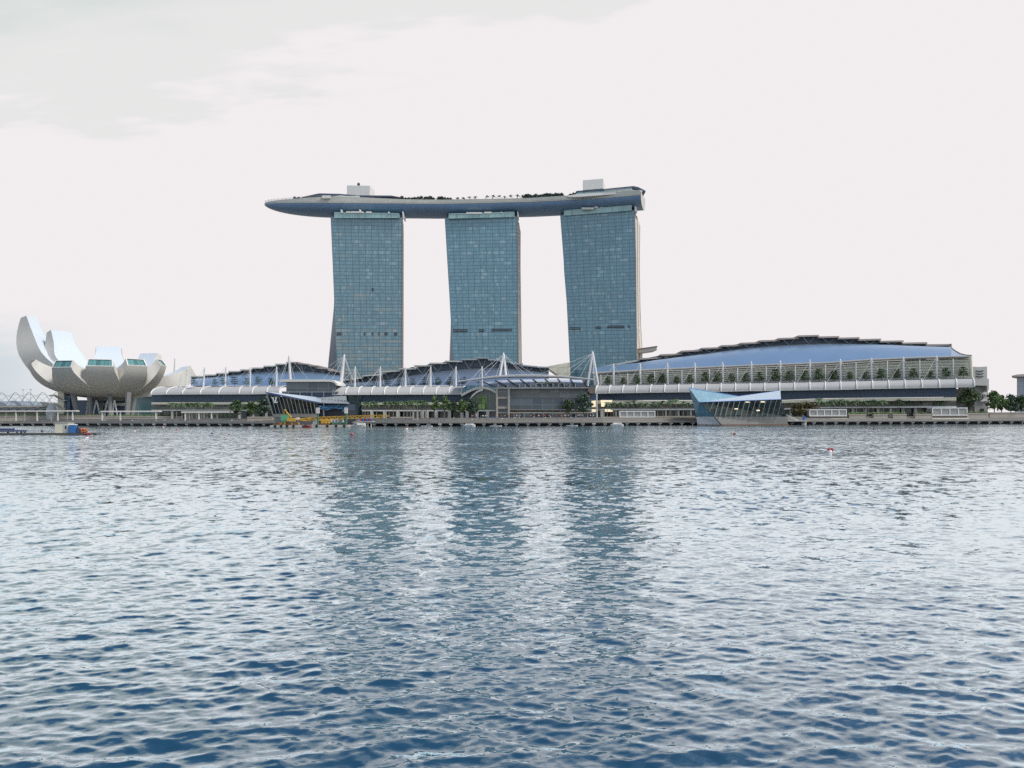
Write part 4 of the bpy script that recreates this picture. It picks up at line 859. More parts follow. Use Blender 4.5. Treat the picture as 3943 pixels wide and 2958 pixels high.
louvres(hs, gb, gbb, dS, -1.6, 6, X0s, X1s, 'bluebar', r=.16)
fb1 = s4((1215, 652)) + s5((0, 838), (1560, 836)) + s6((0, 768), (1456, 752)); fb2 = s4((1215, 690)) + s5((0, 878), (1560, 868)) + s6((0, 800), (1456, 790))
band(hs, 'cream_fascia', M['cream'], fb1, fb2, dS, -4, 4, X0s, X1s, 30)
up2 = s4((1215, 750)) + s5((0, 935), (1560, 930)) + s6((0, 862), (1456, 852))
band(hs, 'upper_wall', M['upper'], fb2, up2, dS, 1, 2, X0s, X1s, 30)
up3 = s4((1215, 768)) + s5((0, 952), (1560, 946)) + s6((0, 876), (1456, 868))
band(hs, 'floor_slab', M['offwhite'], up2, up3, dS, -5, 7, X0s, X1s, 30)
ground_storey(hs, dS, 2, X0s, X1s, up3, [(X0s + 30 + i * 48, 1.2, 0) for i in range(27)])
MB().bar(Vector((Q(4, 1220, 0, 524).x, 524, 4.4)), Q(4, 1220, 572, 524), .5, 6).build('post', M['offwhite'], hs)
for z, a, b_, c, d_ in ((4, 1160, 1212, 652, 730), (4, 1160, 1212, 755, 788), (4, 1270, 1410, 648, 672), (4, 1275, 1320, 675, 726), (4, 1320, 1410, 758, 786)):
    X = S(z, (a, 0))[0][0]; MB().prism([Q(z, a, d_, dS(X) - 6), Q(z, b_, d_, dS(X) - 6), Q(z, b_, c, dS(X) - 6), Q(z, a, c, dS(X) - 6)], (0, .8, 0)).build('lit_window', M['lit'], hs)
for a, b_, c, d_ in ((1225, 1268, 690, 755), (1160, 1212, 732, 752)):
    MB().prism([Q(4, a, d_, 528), Q(4, b_, d_, 528), Q(4, b_, c, 528), Q(4, a, c, 528)], (0, .8, 0)).build('shop_panel', M['brown'], hs)
band(hs, 'right_end_wall', M['upper'], s6((1456, 660), (1640, 650)), s6((1456, 935), (1640, 935)), dS, 2, 14, None, None, 4)

# ---------------- blocks at the right edge
et = thing('service_tower', (Q(6, 1715, 700, 490).x, 490, 4.4), 'pale stepped service tower with three dark chevron vents at the right hall end', 'service tower')
MB().prism([Q(6, x, y, 486) for x, y in ((1628, 620), (1628, 412), (1700, 416), (1800, 410), (1800, 545), (1820, 548), (1820, 672), (1800, 690), (1800, 625))], (0, 22, 0)).build('upper_wall', M['lightgrey'], et)
a, c = Q(6, 1660, 620, 490), Q(6, 1808, 620, 490); MB().box((a.x, 490, 4.4), (c.x, 508, a.z)).build('lower_wall', M['grey'], et)
for k in range(3): 
    y = 452 + k * 31; MB().prism([Q(6, x, yy, 485.7) for x, yy in ((1675, y), (1715, y + 8), (1762, y), (1762, y + 7), (1718, y + 18), (1680, y + 8))], (0, .6, 0)).build('chevron_vent', M['dark'], et)
for y0, y1 in ((700, 725), (770, 800)): MB().prism([Q(6, 1725, y1, 489), Q(6, 1800, y1, 489), Q(6, 1800, y0, 489), Q(6, 1725, y0, 489)], (0, .9, 0)).build('balcony', M['offwhite'], et)
MB().prism([Q(6, 1735, 930, 489.2), Q(6, 1765, 930, 489.2), Q(6, 1765, 880, 489.2), Q(6, 1735, 880, 489.2)], (0, .7, 0)).build('doorway', M['dark'], et)
ft = thing('far_tower', (Q(6, 2260, 600, 640).x, 640, 4.4), 'far blue-grey tower with a flat overhanging roof at the right edge of the photo', 'tower')
a, c = Q(6, 2132, 520, 640), Q(6, 2420, 520, 640); MB().prism([Vector((a.x, 640, 4.4)), Vector((c.x, 640, 4.4)), Vector((c.x, 640, a.z)), Vector((a.x, 640, a.z))], (16.5, 25, 0)).build('wall', panels('far_tower_wall', (.33, .36, .42), (.24, .27, .33), 5, 3.4, .5, .5, var=.08), ft)
MB().prism([Q(6, x, y, 634) for x, y in ((2072, 514), (2130, 500), (2200, 494), (2450, 494), (2450, 522), (2120, 522))], (22, 34, 0)).build('roof', M['plate'], ft)

# ================================================================== PAVILIONS IN THE WATER
pv = thing('glass_pavilion', (Q(5, 1100, 1130, 440).x, 440, -.2), 'blue faceted glass pavilion on a grey stone base rising before the right hall', 'pavilion', 'glass pavilions in the bay')
q5 = lambda x, y, d: Q(5, x, y, d)
Aa, Bb, Cc, Dd, Ee = q5(470, 690, 430), q5(1062, 788, 447), q5(590, 857, 424.5), q5(770, 1026, 426.5), q5(556, 1026, 429)
Ff, Gg = q5(1557, 822, 431.4), q5(1552, 722, 452)
def poly(mb, *ps):
    o = ps[0]; n = (ps[1] - ps[0]).cross(ps[2] - ps[0]).normalized(); ux = Vector((1, 0, 0)); ux = (ux - n * ux.dot(n)).normalized(); uy = n.cross(ux)
    return mb.add(ps, [tuple(range(len(ps)))], [[((p - o).dot(ux), (p - o).dot(uy)) for p in ps]])
mb = MB(); poly(mb, Aa, Ee, Dd, Cc); poly(mb, Aa, Cc, Bb); mb.build('blue_facet', M['facet'], pv)
mb = MB(); poly(mb, Cc, Ff, Gg, Bb); mb.build('ribbed_roof', M['facetroof'], pv)
MB().path([Cc, Ff], .3, 5).path([Bb, Gg], .2, 5).path([Aa, Bb], .2, 5).build('roof_edge', M['blue'], pv)
H1, H2 = q5(1622, 1026, 436.5), q5(1562, 824, 431.8); c1, c2 = q5(600, 862, 425), q5(772, 1026, 426.9)
# front glazing with leaning mullions
mb = MB(); poly(mb, c1, c2, H1, H2); mb.build('front_glazing', M['lvglass'], pv)
def edge(t0, t1, f): return t0.lerp(t1, f)
for i in range(15):
    xt = 700 + i * 62; xb = xt - 52
    yt = 855 - (xt - 600) * .033 + 4; yb = 1026
    if xb < 772: f = (xb - 600) / 172; 
    dt_ = 424.9 + (xt - 600) / 960 * 6.6; dbm = 426.8 + max(0, xb - 770) / 850 * 9.5
    a = q5(xt, yt, dt_ - .4); c = q5(max(xb, 640), min(yb, 860 + (max(xb, 640) - 600) * .965), dbm - .4)
    MB().bar(a, c, .19, 4).build('mullion', M['lightgrey'], pv)
for x0, x1, y0, y1 in ((1140, 1185, 850, 862), (1315, 1365, 845, 860), (1010, 1050, 930, 942), (1270, 1308, 948, 962)):
    d = 425.4 + (x0 - 600) / 960 * 6.2; MB().prism([q5(x0, y1, d), q5(x1, y1, d), q5(x1, y0, d), q5(x0, y0, d)], (0, .3, 0)).build('lit_panel', M['lit'], pv)
# stone base
K = [q5(556, 1028, 428.6), q5(770, 1028, 426.4), q5(872, 1128, 428), q5(574, 1128, 430)]
for p in K[2:]: p.z = min(p.z, .35)
K[2].z = K[3].z = -1
mb = MB(); poly(mb, *K); mb.build('white_base_wall', M['white'], pv)
B0 = [q5(772, 1029, 426.9), q5(1622, 1029, 436.5), q5(1648, 1128, 438), q5(872, 1128, 428.2)]; B0[2].z = B0[3].z = -1
mb = MB(); poly(mb, *B0); mb.build('stone_base', M['stonebase'], pv)
MB().bar(K[1], K[2], .25, 4).build('base_edge', M['dark'], pv)
mb = MB(); bk = Vector((0, 22, 0)); bl = Vector((22 * Ee.x / Ee.y + 3, 22, 0)); poly(mb, H2, H1, H1 + bk, H2 + bk); poly(mb, B0[1], B0[2], B0[2] + bk, B0[1] + bk); poly(mb, Aa, Ee, Ee + bl * 1.2, Aa + bl); poly(mb, K[0], K[3], K[3] + bl * 1.2, K[0] + bl * 1.2)
poly(mb, Ff, Gg, H2 + bk); poly(mb, Aa, Aa + bl, Bb); poly(mb, Aa + bl, Ee + bl * 1.2, H1 + bk, H2 + bk); poly(mb, K[0] + bl * 1.2, K[3] + bl * 1.2, B0[2] + bk, B0[1] + bk); poly(mb, Gg, Bb, Aa + bl, H2 + bk)
mb.build('rear_wall', M['lvglass'], pv)
# waterline strip and landing at its right
MB().path([Vector((p.x, p.y - .25, .25)) for p in (K[3], K[2], B0[2])], .3, 4).build('waterline_kerb', M['rust'], pv)
jl = thing('landing_stage', (Q(5, 1770, 1075, 444).x, 444, 2.3), 'small landing stage with white stair rails right of the blue faceted pavilion', 'landing stage')
MB().prism([q5(1640, 1085, 438), q5(1870, 1085, 438), q5(1870, 1074, 438), q5(1640, 1074, 438)], (0, 8, 0)).build('platform', M['lightgrey'], jl)
MB().bar(Vector((q5(1828, 1085, 441).x, 441, -1)), q5(1828, 1085, 441), 1.4, 10).build('pier', M['lightgrey'], jl)
mb = MB()
for dy in (0, 14): mb.path([q5(1620, 1000 + dy, 440), q5(1670, 1022 + dy, 440), q5(1760, 1070 + dy * .4, 440)], .14, 4)
for k in range(7): mb.bar(q5(1640 + k * 20, 1010 + k * 9, 440), q5(1640 + k * 20, 1060, 440), .1, 4)
mb.build('stair_rail', M['white'], jl)
mb = MB(); mb.bar(q5(1830, 1068, 439), q5(1830, 1036, 439), .9, 7, .7); mb.bar(q5(1815, 1056, 439), q5(1853, 1040, 439), .5, 6)
solo(mb, 'covered_equipment', M['blue'], 'blue and white covered equipment standing on the small landing stage', 'equipment')

lv = thing('glass_pavilion', (Q(11, 700, 640, 432).x, 432, -.2), 'slanted glass pavilion with a long sloping roof and white letters, behind the crane barge', 'pavilion', 'glass pavilions in the bay')
q11 = lambda x, y, d: Q(11, x, y, d)
r1 = [q11(90, 125, 424), q11(1062, 322, 428), q11(1040, 246, 446), q11(960, 216, 450), q11(205, 143, 442)]
mb = MB(); poly(mb, r1[0], r1[1], r1[2]); poly(mb, r1[0], r1[2], r1[3], r1[4]); mb.build('sloping_roof', M['facetroof'], lv)
MB().prism([q11(90, 125, 423.8), q11(125, 158, 423.8), q11(1000, 318, 427.6), q11(1085, 326, 428), q11(1062, 316, 428)], (0, .9, 0)).build('roof_fascia', M['navy'], lv)
mb = MB(); poly(mb, q11(1000, 236, 450), q11(1080, 318, 429), q11(1540, 332, 428), q11(1480, 282, 446)); mb.build('lower_roof', M['steel'], lv)
for i in range(8):
    x = 1050 + i * 54; poly_ = MB(); f = i * 3.2; poly(poly_, q11(x, 250 + f * .9, 445.5), q11(x + 62, 296 + f * .6, 436), q11(x + 84, 299 + f * .6, 436), q11(x + 22, 252 + f * .9, 445.5)); poly_.build('skylight', M['dark'], lv)
mb = MB(); poly(mb, q11(985, 232, 452), q11(1480, 284, 452), q11(1475, 196, 452), q11(1010, 226, 452)); mb.build('rear_screen', panels('pale_screen', (.52, .56, .55), (.40, .45, .45), 2, 30, .3, .4, var=.08), lv)
G = [q11(112, 165, 425), q11(990, 324, 429), q11(985, 560, 433), q11(245, 560, 432)]
mb = MB(); poly(mb, *G); mb.build('front_glazing', M['lvglass'], lv)
for i in range(13):
    x = 122 + i * 67; yt = 168 + (x - 122) * .178; xb = x + 118 - i * 6.5
    MB().bar(q11(x, yt, 424.6 + i * .3), q11(min(xb, 985), 556, 431.6), .24 if i else .5, 4).build('mullion', M['lightgrey'], lv)
MB().prism([q11(225, 505, 430.6), q11(985, 500, 431), q11(985, 560, 431), q11(245, 560, 430.6)], (0, .6, 0)).build('cream_sill', M['cream'] if False else M['sand'], lv)
q = [q11(243, 560, 431), q11(985, 560, 432), q11(985, 700, 433), q11(270, 700, 432)]; q[2].z = q[3].z = -1
MB().prism(q, (0, 26, 0)).build('stone_base', M['stonebase'], lv)
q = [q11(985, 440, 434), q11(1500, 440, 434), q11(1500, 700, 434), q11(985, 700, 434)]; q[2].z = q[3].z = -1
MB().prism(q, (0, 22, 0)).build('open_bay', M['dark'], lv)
MB().prism([q11(985, 324, 433), q11(1500, 334, 433), q11(1500, 440, 434), q11(985, 440, 434)], (0, 20, 0)).build('bay_wall', M['darkblue'], lv)
MB().prism([q11(1082, 545, 431), q11(1100, 545, 431), q11(1100, 330, 431), q11(1082, 330, 431)], (0, 1, 0)).build('post', M['steel'], lv)
MB().prism([q11(1472, 640, 431), q11(1492, 640, 431), q11(1492, 330, 431), q11(1472, 330, 431)], (0, 1, 0)).build('post', M['dgreen'], lv)
mb = MB(); nx, ny = 18, 6; rows = []
for j in range(ny + 1):
    row = []
    for i in range(nx + 1):
        x = 988 + 494 * i / nx; yb = 432 - 6 * math.sin(i * .9) - (14 if 9 < i < 15 else 0); y = 358 + 12 * math.sin(i * .35) * (1 - j / ny) + (yb - 358) * j / ny
        row.append(q11(x, y, 430.5 + .55 * math.sin(i * 1.7 + j * 1.1) + .4 * math.cos(i * .6 - j * 2.1)))
    rows.append(row)
mb.sheet(rows[::-1]); mb.prism([q11(1395, 475, 429.6), q11(1440, 420, 429.6), q11(1482, 366, 429.6), q11(1470, 430, 429.6)], (0, .5, 0))
solo(mb, 'tarpaulin', M['tarp'], 'crumpled blue tarpaulin hung across the open bay of the slanted glass pavilion', 'tarpaulin')
# white monogram: a V set into an L, with serifs
def glyph(pts, d=423.6): return [q11(x, y, d) for x, y in pts]
mb = MB()
for pts in ([(232, 222), (262, 222), (262, 300), (232, 226)], ):
    pass
mb.prism(glyph([(200, 222), (240, 222), (240, 229), (230, 231), (250, 286), (267, 240), (258, 231), (258, 226), (290, 226), (290, 232), (279, 236), (252, 304), (240, 304), (212, 231), (200, 229)]), (0, .35, 0))
mb.prism(glyph([(268, 216), (300, 216), (300, 222), (290, 224), (270, 306), (292, 306), (302, 284), (308, 286), (298, 318), (232, 318), (234, 311), (246, 309), (254, 300), (276, 224), (268, 222)], 423.1), (0, .35, 0))
mb.build('monogram', M['white'], lv)

# ================================================================== WORKS ON THE WATER
bgz = thing('crane_barge', (Q(11, 800, 720, 409).x, 409, -.2), 'low rusty work barge with tyre fenders and green-topped spud posts before the slanted pavilion', 'barge')
def bx(z, x0, x1, y0, y1, d, dep, zz=None):
    a, c = Q(z, x0, y1, d), Q(z, x1, y0, d); return (a.x, d, a.z if zz is None else zz), (c.x, d + dep, c.z)
mb = MB(); a, c = bx(11, 172, 1512, 693, 724, 409, 14, -.8); mb.box(a, c); mb.build('hull', M['lightgrey'], bgz)
mb = MB(); mb.box((a[0], 409.3, c[2] + .02), (c[0], 422.6, c[2] + .14)); mb.build('deck', M['rust'], bgz)
for x in (262, 365, 465, 575, 780, 970, 1150, 1300, 1440):
    p = q11(x, 710, 408.7); mb = MB(); mb.bar(p, p + Vector((0, -.45, 0)), .72, 10, .6); mb.build('tyre', M['black'], bgz)
for x, y0 in ((990, 450), (1472, 455)):
    mb = MB(); mb.bar(Vector((q11(x, 0, 411).x, 411, -1)), q11(x, 500, 411), .55, 8); mb.build('spud_post', M['dgreen'], bgz)
    MB().cbox(q11(x, 497, 411), 1.5, 1.5, 3).build('spud_cap', M['offwhite'], bgz)
BD = 410 and c[2]
cr = thing('crawler_crane', (q11(500, 690, 415).x, 415, BD), 'yellow crawler crane with a green cab and a long level lattice boom', 'crane')
def hb(z, x0, x1, y0, y1, d, dep, name, mat, root): a, c = bx(z, x0, x1, y0, y1, d, dep); return MB().box(a, c).build(name, M[mat], root)
hb(11, 357, 457, 527, 618, 413, 4, 'cab', 'green', cr); hb(11, 357, 455, 618, 652, 412.6, 5, 'cab_base', 'dgreen', cr)
MB().prism([q11(457, 632, 412.4), q11(612, 632, 412.4), q11(612, 585, 412.4), q11(560, 575, 412.4), q11(457, 575, 412.4)], (0, 5, 0)).build('body', M['yellow'], cr)
mb = MB()
for a, b_ in (((420, 432), (415, 530)), ((420, 432), (545, 565)), ((430, 430), (525, 570)), ((465, 480), (440, 520))): mb.bar(q11(*a, 413), q11(*b_, 414), .28, 5)
mb.build('mast_frame', M['yellow'], cr)
hb(11, 615, 655, 565, 605, 413, 3, 'engine_box', 'offwhite', cr)
mb = MB()
for y0, y1 in ((600, 568), (606, 632)): mb.bar(q11(660, y0, 413), q11(862, y1, 413), .3, 5)
for k in range(5): 
    x = 690 + k * 35; mb.bar(q11(x, 600 - k * 5, 413), q11(x + 30, 608 + k * 5, 413), .16, 4)
mb.prism([q11(815, 632, 412.6), q11(862, 632, 412.6), q11(862, 565, 412.6), q11(815, 572, 412.6)], (0, 2, 0))
mb.build('counter_jib', M['yellow'], cr)
mb = MB(); n = 34
def bm(f, up): x = 690 + f * 1500; w_ = 22 * min(1, f * 5 + .15) * min(1, (1 - f) * 6 + .3); y = 590 - f * 50; return q11(x, y - w_ if up else y + w_, 414)
for up in (0, 1):
    for dd in (0, 1.6): mb.path([bm(i / n, up) + Vector((0, dd, 0)) for i in range(n + 1)], .20, 4)
for i in range(n): 
    for dd in (0, 1.6): mb.bar(bm(i / n, i % 2) + Vector((0, dd, 0)), bm((i + 1) / n, (i + 1) % 2) + Vector((0, dd, 0)), .13, 4)
mb.build('lattice_boom', M['yellow'], cr)
mb = MB()
for x0, x1 in ((385, 350), (440, 415), (545, 555), (660, 665)): mb.bar(q11(x0, 650, 413), q11(x1, 692, 413), .42, 5)
mb.build('outrigger', M['yellow'], cr)
for dd in (0, 4.5): MB().prism([q11(370, 690, 413 + dd), q11(660, 690, 413 + dd), q11(672, 672, 413 + dd), q11(655, 655, 413 + dd), q11(380, 655, 413 + dd), q11(362, 672, 413 + dd)], (0, 1.2, 0)).build('crawler_track', M['rust'], cr)
wc = thing('winch_machine', (q11(1100, 690, 413).x, 413, BD), 'yellow winch machinery with hoses in the middle of the work barge', 'machine')
hb(11, 1005, 1205, 600, 625, 412.5, 3, 'frame', 'yellow', wc); hb(11, 1015, 1190, 655, 690, 412.5, 4, 'bed', 'rust', wc)
for x in (1070, 1130, 1185): p = q11(x, 640, 412.4); MB().bar(p, p + Vector((0, 3, 0)), .95, 10).build('drum', M['yellow'], wc)
gm = thing('deck_cabin', (q11(1330, 690, 413).x, 413, BD), 'dark green engine house under a white windowed cabin, right end of the barge', 'deck cabin')
hb(11, 1228, 1452, 648, 690, 412, 5, 'engine_house', 'dgreen', gm); hb(11, 1212, 1412, 602, 648, 412.4, 4, 'cabin', 'offwhite', gm)
for x in (1240, 1290, 1345, 1380): hb(11, x, x + 26, 614, 632, 412.2, .5, 'window', 'dark', gm)
for i, (x0, x1, y0, mat, lab) in enumerate(((905, 985, 628, 'offwhite', 'white generator box on the middle of the work barge beside the yellow winch'), (280, 345, 655, 'rust', 'rusty heap of chain and steel at the left end of the work barge'))):
    a, c = bx(11, x0, x1, y0, 690, 412, 2.4, BD); mb = MB(); mb.box(a, c); mb.box((a[0] + .3, 411.8, c[2]), (c[0] - .6, 413.6, c[2] + .35)); mb.bar((a[0] - .2, 411.7, BD + .3), (a[0] - .2, 414, BD + .3), .3, 8)
    solo(mb, ('generator', 'scrap_heap')[i], M[mat], lab, ('generator', 'scrap heap')[i])
def hullmesh(p0, p1, wid, h, draft=.4, rake=.18, n=8):
    L = (p1 - p0); ln = L.length; T = L.normalized(); Nn = Vector((-T.y, T.x, 0)); rings = []
    for i in range(n + 1):
        f = i / n; s = min(1, .25 + 2.6 * min(f, 1 - f) ** .7) if n else 1; c = p0 + L * f; w_ = wid / 2 * s
        rings.append([c + Nn * w_ + Vector((0, 0, h)), c + Nn * w_ * .75 - Vector((0, 0, draft)), c - Nn * w_ * .75 - Vector((0, 0, draft)), c - Nn * w_ + Vector((0, 0, h))])
    return MB().loft(rings)
a, c = q11(722, 715, 405), q11(882, 715, 405); a.z = c.z = .25
rb = thing('dinghy', ((a.x + c.x) / 2, 405, 0), 'small red dinghy moored alongside the middle of the work barge', 'dinghy'); hullmesh(a, c, 2.6, .7).build('hull', M['red'], rb)
for f in (.3, .55, .75): p = a.lerp(c, f); MB().box((p.x - .15, 404, .7), (p.x + .15, 406, .85)).build('thwart', M['offwhite'], rb)
def cabin_boat(z, x0, x1, yt, yw, d, label, win):
    a, c = Q(z, x0, yw, d), Q(z, x1, yw, d); a.z = c.z = .15; top = Q(z, x0, yt, d).z; L = c.x - a.x
    r = thing('motor_boat', ((a.x + c.x) / 2, d, 0), label, 'boat', 'white boats moored at the promenade')
    hullmesh(a, c, 3.2, .75).build('hull', M['white'], r)
    y0, y1 = d - 1.25, d + 1.25
    MB().hexa([(a.x + L * .12, y0, .85), (c.x - L * .08, y0, .85), (c.x - L * .08, y1, .85), (a.x + L * .12, y1, .85), (a.x + L * .26, y0 + .25, top), (c.x - L * .2, y0 + .25, top), (c.x - L * .2, y1 - .25, top), (a.x + L * .26, y1 - .25, top)]).build('cabin', M['offwhite'], r)
    for f0, f1 in win: MB().hexa([(a.x + L * f0, y0 - .02, 1.4), (a.x + L * f1, y0 - .02, 1.4), (a.x + L * f1, y0 + .3, 1.4), (a.x + L * f0, y0 + .3, 1.4), (a.x + L * (f0 + .01), y0 + .16, top - .45), (a.x + L * (f1 - .01), y0 + .16, top - .45), (a.x + L * (f1 - .01), y0 + .4, top - .45), (a.x + L * (f0 + .01), y0 + .4, top - .45)]).build('window', M['dark'], r)
    MB().box((a.x + L * .25, y0 + .15, top), (c.x - L * .18, y1 - .15, top + .12)).build('roof', M['white'], r)
cabin_boat(3, 1545, 1692, 926, 968, 418, 'white cabin boat moored at the deck below the arched entrance', ((.33, .40), (.45, .52), (.57, .66)))
cabin_boat(4, 1385, 1538, 914, 962, 416, 'white cabin boat with two side windows moored near the bright lit shop windows', ((.56, .63), (.68, .80)))
wb = thing('ferry', (q11(1690, 720, 414).x, 414, 0), 'white passenger boat with a raking bow beside the yellow boom end', 'boat', 'white boats moored at the promenade')
a, c = q11(1568, 715, 414), q11(1800, 715, 414); a.z = c.z = .2; hullmesh(a, c, 4.2, .9).build('hull', M['white'], wb)
MB().prism([q11(1588, 708, 412.4), q11(1795, 708, 412.4), q11(1775, 662, 412.4), q11(1650, 655, 412.4), q11(1600, 680, 412.4)], (0, 3.4, 0)).build('cabin', M['offwhite'], wb)
for x in (1600, 1625): MB().prism([q11(x + 4, 690, 412.2), q11(x + 22, 690, 412.2), q11(x + 34, 668, 412.2), q11(x + 14, 673, 412.2)], (0, .5, 0)).build('window', M['dark'], wb)
jt = thing('jetty', (q11(1830, 640, 425).x, 425, 1), 'small jetty on pale piles with a white gangway stair beside the passenger boat', 'jetty')
hb(11, 1715, 1930, 632, 642, 421, 6, 'platform', 'offwhite', jt)
for x in (1780, 1805, 1840, 1895): MB().bar(Vector((q11(x, 0, 422).x, 422, -1)), q11(x, 640, 422), .32, 6).build('pile', M['cream'], jt)
MB().prism([q11(1586, 682, 418), q11(1600, 682, 418), q11(1712, 640, 418), q11(1712, 628, 418)], (0, 1.6, 0)).build('gangway', M['lightgrey'], jt)
mb = MB()
for k in range(6): mb.bar(q11(1592 + k * 23, 678 - k * 9, 417.9), q11(1592 + k * 23, 652 - k * 9, 417.9), .1, 4)
mb.bar(q11(1590, 652, 417.9), q11(1712, 605, 417.9), .14, 4); mb.build('gangway_rail', M['white'], jt)
for i, x in enumerate((1728, 1760, 1792, 1830, 1862, 1898)):
    mb = MB(); p = q11(x, 632, 422); mb.lathe((p.x, p.y, p.z), [(.45, 0), (.55, .4), (.5, 1.1), (.55, 1.5), (.1, 1.7)], 8)
    solo(mb, 'drum_barrel', M[('red', 'blue')[i % 2 if i != 4 else 0]], ('red barrel standing on the small jetty beside the passenger boat', 'blue barrel standing on the small jetty beside the passenger boat')[i % 2 if i != 4 else 0], 'barrel', ('red barrels on the jetty', 'blue barrels on the jetty')[i % 2 if i != 4 else 0])
def low_boat(z, x0, x1, y, d, label):
    a, c = Q(z, x0, y, d), Q(z, x1, y, d); a.z = c.z = .12; r = thing('pontoon_float', ((a.x + c.x) / 2, d, 0), label, 'float', 'low white floats by the piles')
    hullmesh(a, c, 1.5, .32).build('hull', M['white'], r); mb = MB(); m_ = a.lerp(c, .5); mb.bar(m_, m_ + Vector((0, 0, 1.1)), .1, 5); mb.build('post', M['steel'], r)
low_boat(3, 1045, 1185, 953, 420, 'low white float by the piles, left of the moored cabin boats')
low_boat(3, 1862, 2003, 957, 420, 'low white float by the piles before the arched entrance pier')
low_boat(4, 862, 1000, 953, 420, 'low white float by the piles before the pair of big trees')

# ---------------- floating work pontoon at the left
q12 = lambda x, y, d: Q(12, x, y, d)
pd = depth_at(120, 1674, .1)
pt = thing('work_pontoon', (q12(900, 850, pd).x, pd, 0), 'long low floating pontoon at the left edge, carrying the cabin and blue toilet', 'pontoon')
a, c = q12(-900, 850, pd), q12(1560, 850, pd); MB().box((a.x, pd, -.3), (c.x, pd + 5.5, .55)).build('float', M['pondbase'], pt)
a, c = q12(1540, 835, pd), q12(1730, 835, pd); MB().box((a.x, pd + 1, .35), (c.x, pd + 2.5, .75)).build('gangplank', M['steel'], pt)
mb = MB()
for x in (1690, 1725): mb.bar(q12(x, 838, pd + 1), q12(x - (12 if x < 1700 else 30), 770, pd + 1), .07, 4)
mb.bar(q12(1678, 772, pd + 1), q12(1725, 838, pd + 1), .06, 4); mb.build('end_frame', M['steel'], pt)
mb = MB()
for i in range(40):
    x = -880 + i * 45; p = Vector((q12(x, 0, pd + .3).x, pd + .3, .55)); mb.bar(p, p + Vector((0, 0, .9)), .05, 4)
for h in (.5, .9):
    mb.bar((q12(-880, 0, pd + .3).x, pd + .3, .55 + h), (q12(880, 0, pd + .3).x, pd + .3, .55 + h), .045, 4)
mb.build('handrail', M['steel'], pt)
cbn = thing('site_cabin', (q12(1030, 830, pd + 2).x, pd + 2, .55), 'beige site cabin with one small dark window on the floating pontoon', 'site cabin')
a, c = bx(12, 935, 1165, 662, 832, pd + 1.2, 3.2, .56); MB().box(a, c).build('wall', M['cream'], cbn); MB().box((a[0] - .12, a[1] - .12, c[2]), (c[0] + .12, c[1] + .12, c[2] + .16)).build('roof', M['lightgrey'], cbn)
a2, c2 = bx(12, 1105, 1132, 708, 760, pd + 1.12, .2); MB().box(a2, c2).build('window', M['dark'], cbn)
a2, c2 = bx(12, 1072, 1160, 690, 832, pd + 1.15, .1, .57); mb = MB(); mb.box((a2[0], a2[1], a2[2]), c2); mb.build('door', M['lightgrey'], cbn)
tl = thing('portable_toilet', (q12(1225, 830, pd + 1).x, pd + 1, .55), 'bright blue portable toilet with a white top beside the beige site cabin', 'portable toilet')
a, c = bx(12, 1172, 1278, 694, 836, pd + .6, 1.4, .56); MB().box(a, c).build('body', M['blue'], tl)
mb = MB(); mb.box((a[0] - .05, a[1] - .05, c[2]), (c[0] + .05, c[1] + .05, c[2] + .14)); mb.box((a[0] + .2, a[1] + .2, c[2] + .14), (c[0] - .2, c[1] - .2, c[2] + .26)); mb.build('roof', M['white'], tl)
a2, c2 = bx(12, 1190, 1255, 715, 825, pd + .55, .1); MB().box(a2, c2).build('door', M['blue'], tl)
cmpz = thing('compressor', (q12(1325, 800, pd + 1).x, pd + 1, .55), 'dark grey compressor beside the blue portable toilet on the pontoon', 'compressor')
a, c = bx(12, 1285, 1368, 722, 828, pd + 1, 1.6, .56); MB().box(a, (c[0], c[1], c[2] - .4)).build('body', M['darkblue'], cmpz); MB().bar((a[0] + .3, pd + 1.8, c[2] - .4), (a[0] + .3, pd + 1.8, c[2] + .3), .12, 6).build('exhaust', M['dark'], cmpz)
for i, (x, y, r) in enumerate(((1392, 775, .55), (1430, 770, .5), (1462, 772, .42), (1400, 812, .5), (1445, 808, .48), (1480, 800, .36))):
    mb = MB(); p = q12(x, y, pd + 1.2); mb.lathe((p.x, p.y, p.z - r), [(.05, 0), (r * .8, r * .3), (r, r), (r * .8, r * 1.7), (.05, 2 * r)], 10); solo(mb, 'marker_buoy', M['orange'], 'orange buoy in the heap on the pontoon right of the dark compressor', 'buoy', 'orange buoys heaped on the pontoon', smooth=True)
mb = MB(); mb.bar(Vector((q12(1432, 0, pd - .4).x, pd - .4, .25)), Vector((q12(1550, 0, pd - .4).x, pd - .4, .25)), .28, 8); solo(mb, 'boom_float', M['red'], 'red tube float lying along the pontoon end', 'float')
for x0, x1, y, r, lab in ((-700, 235, 772, .38, 'thick blue pipe bundle stacked on the far left of the pontoon'), (240, 440, 792, .3, 'short dark blue pipe lying right of the thick pipe bundle'), (-700, 230, 806, .2, 'thin blue pipe lying under the thick pipe bundle')):
    mb = MB(); p, qq = q12(x0, y, pd + 2), q12(x1, y, pd + 2); mb.bar(p, qq, r, 10); mb.bar(qq - Vector((.2, 0, 0)), qq + Vector((.1, 0, 0)), r * 1.25, 10)
    for f in (.25, .6, .9): s_ = p.lerp(qq, f); mb.box((s_.x - .15, s_.y - .4, .55), (s_.x + .15, s_.y + .4, s_.z - r * .6))
    solo(mb, 'pipe', M['navy'], lab, 'pipe')
sg = thing('warning_sign', (q12(714, 845, pd - .1).x, pd - .1, .5), 'faded red diamond sign on a post on the pontoon', 'sign')
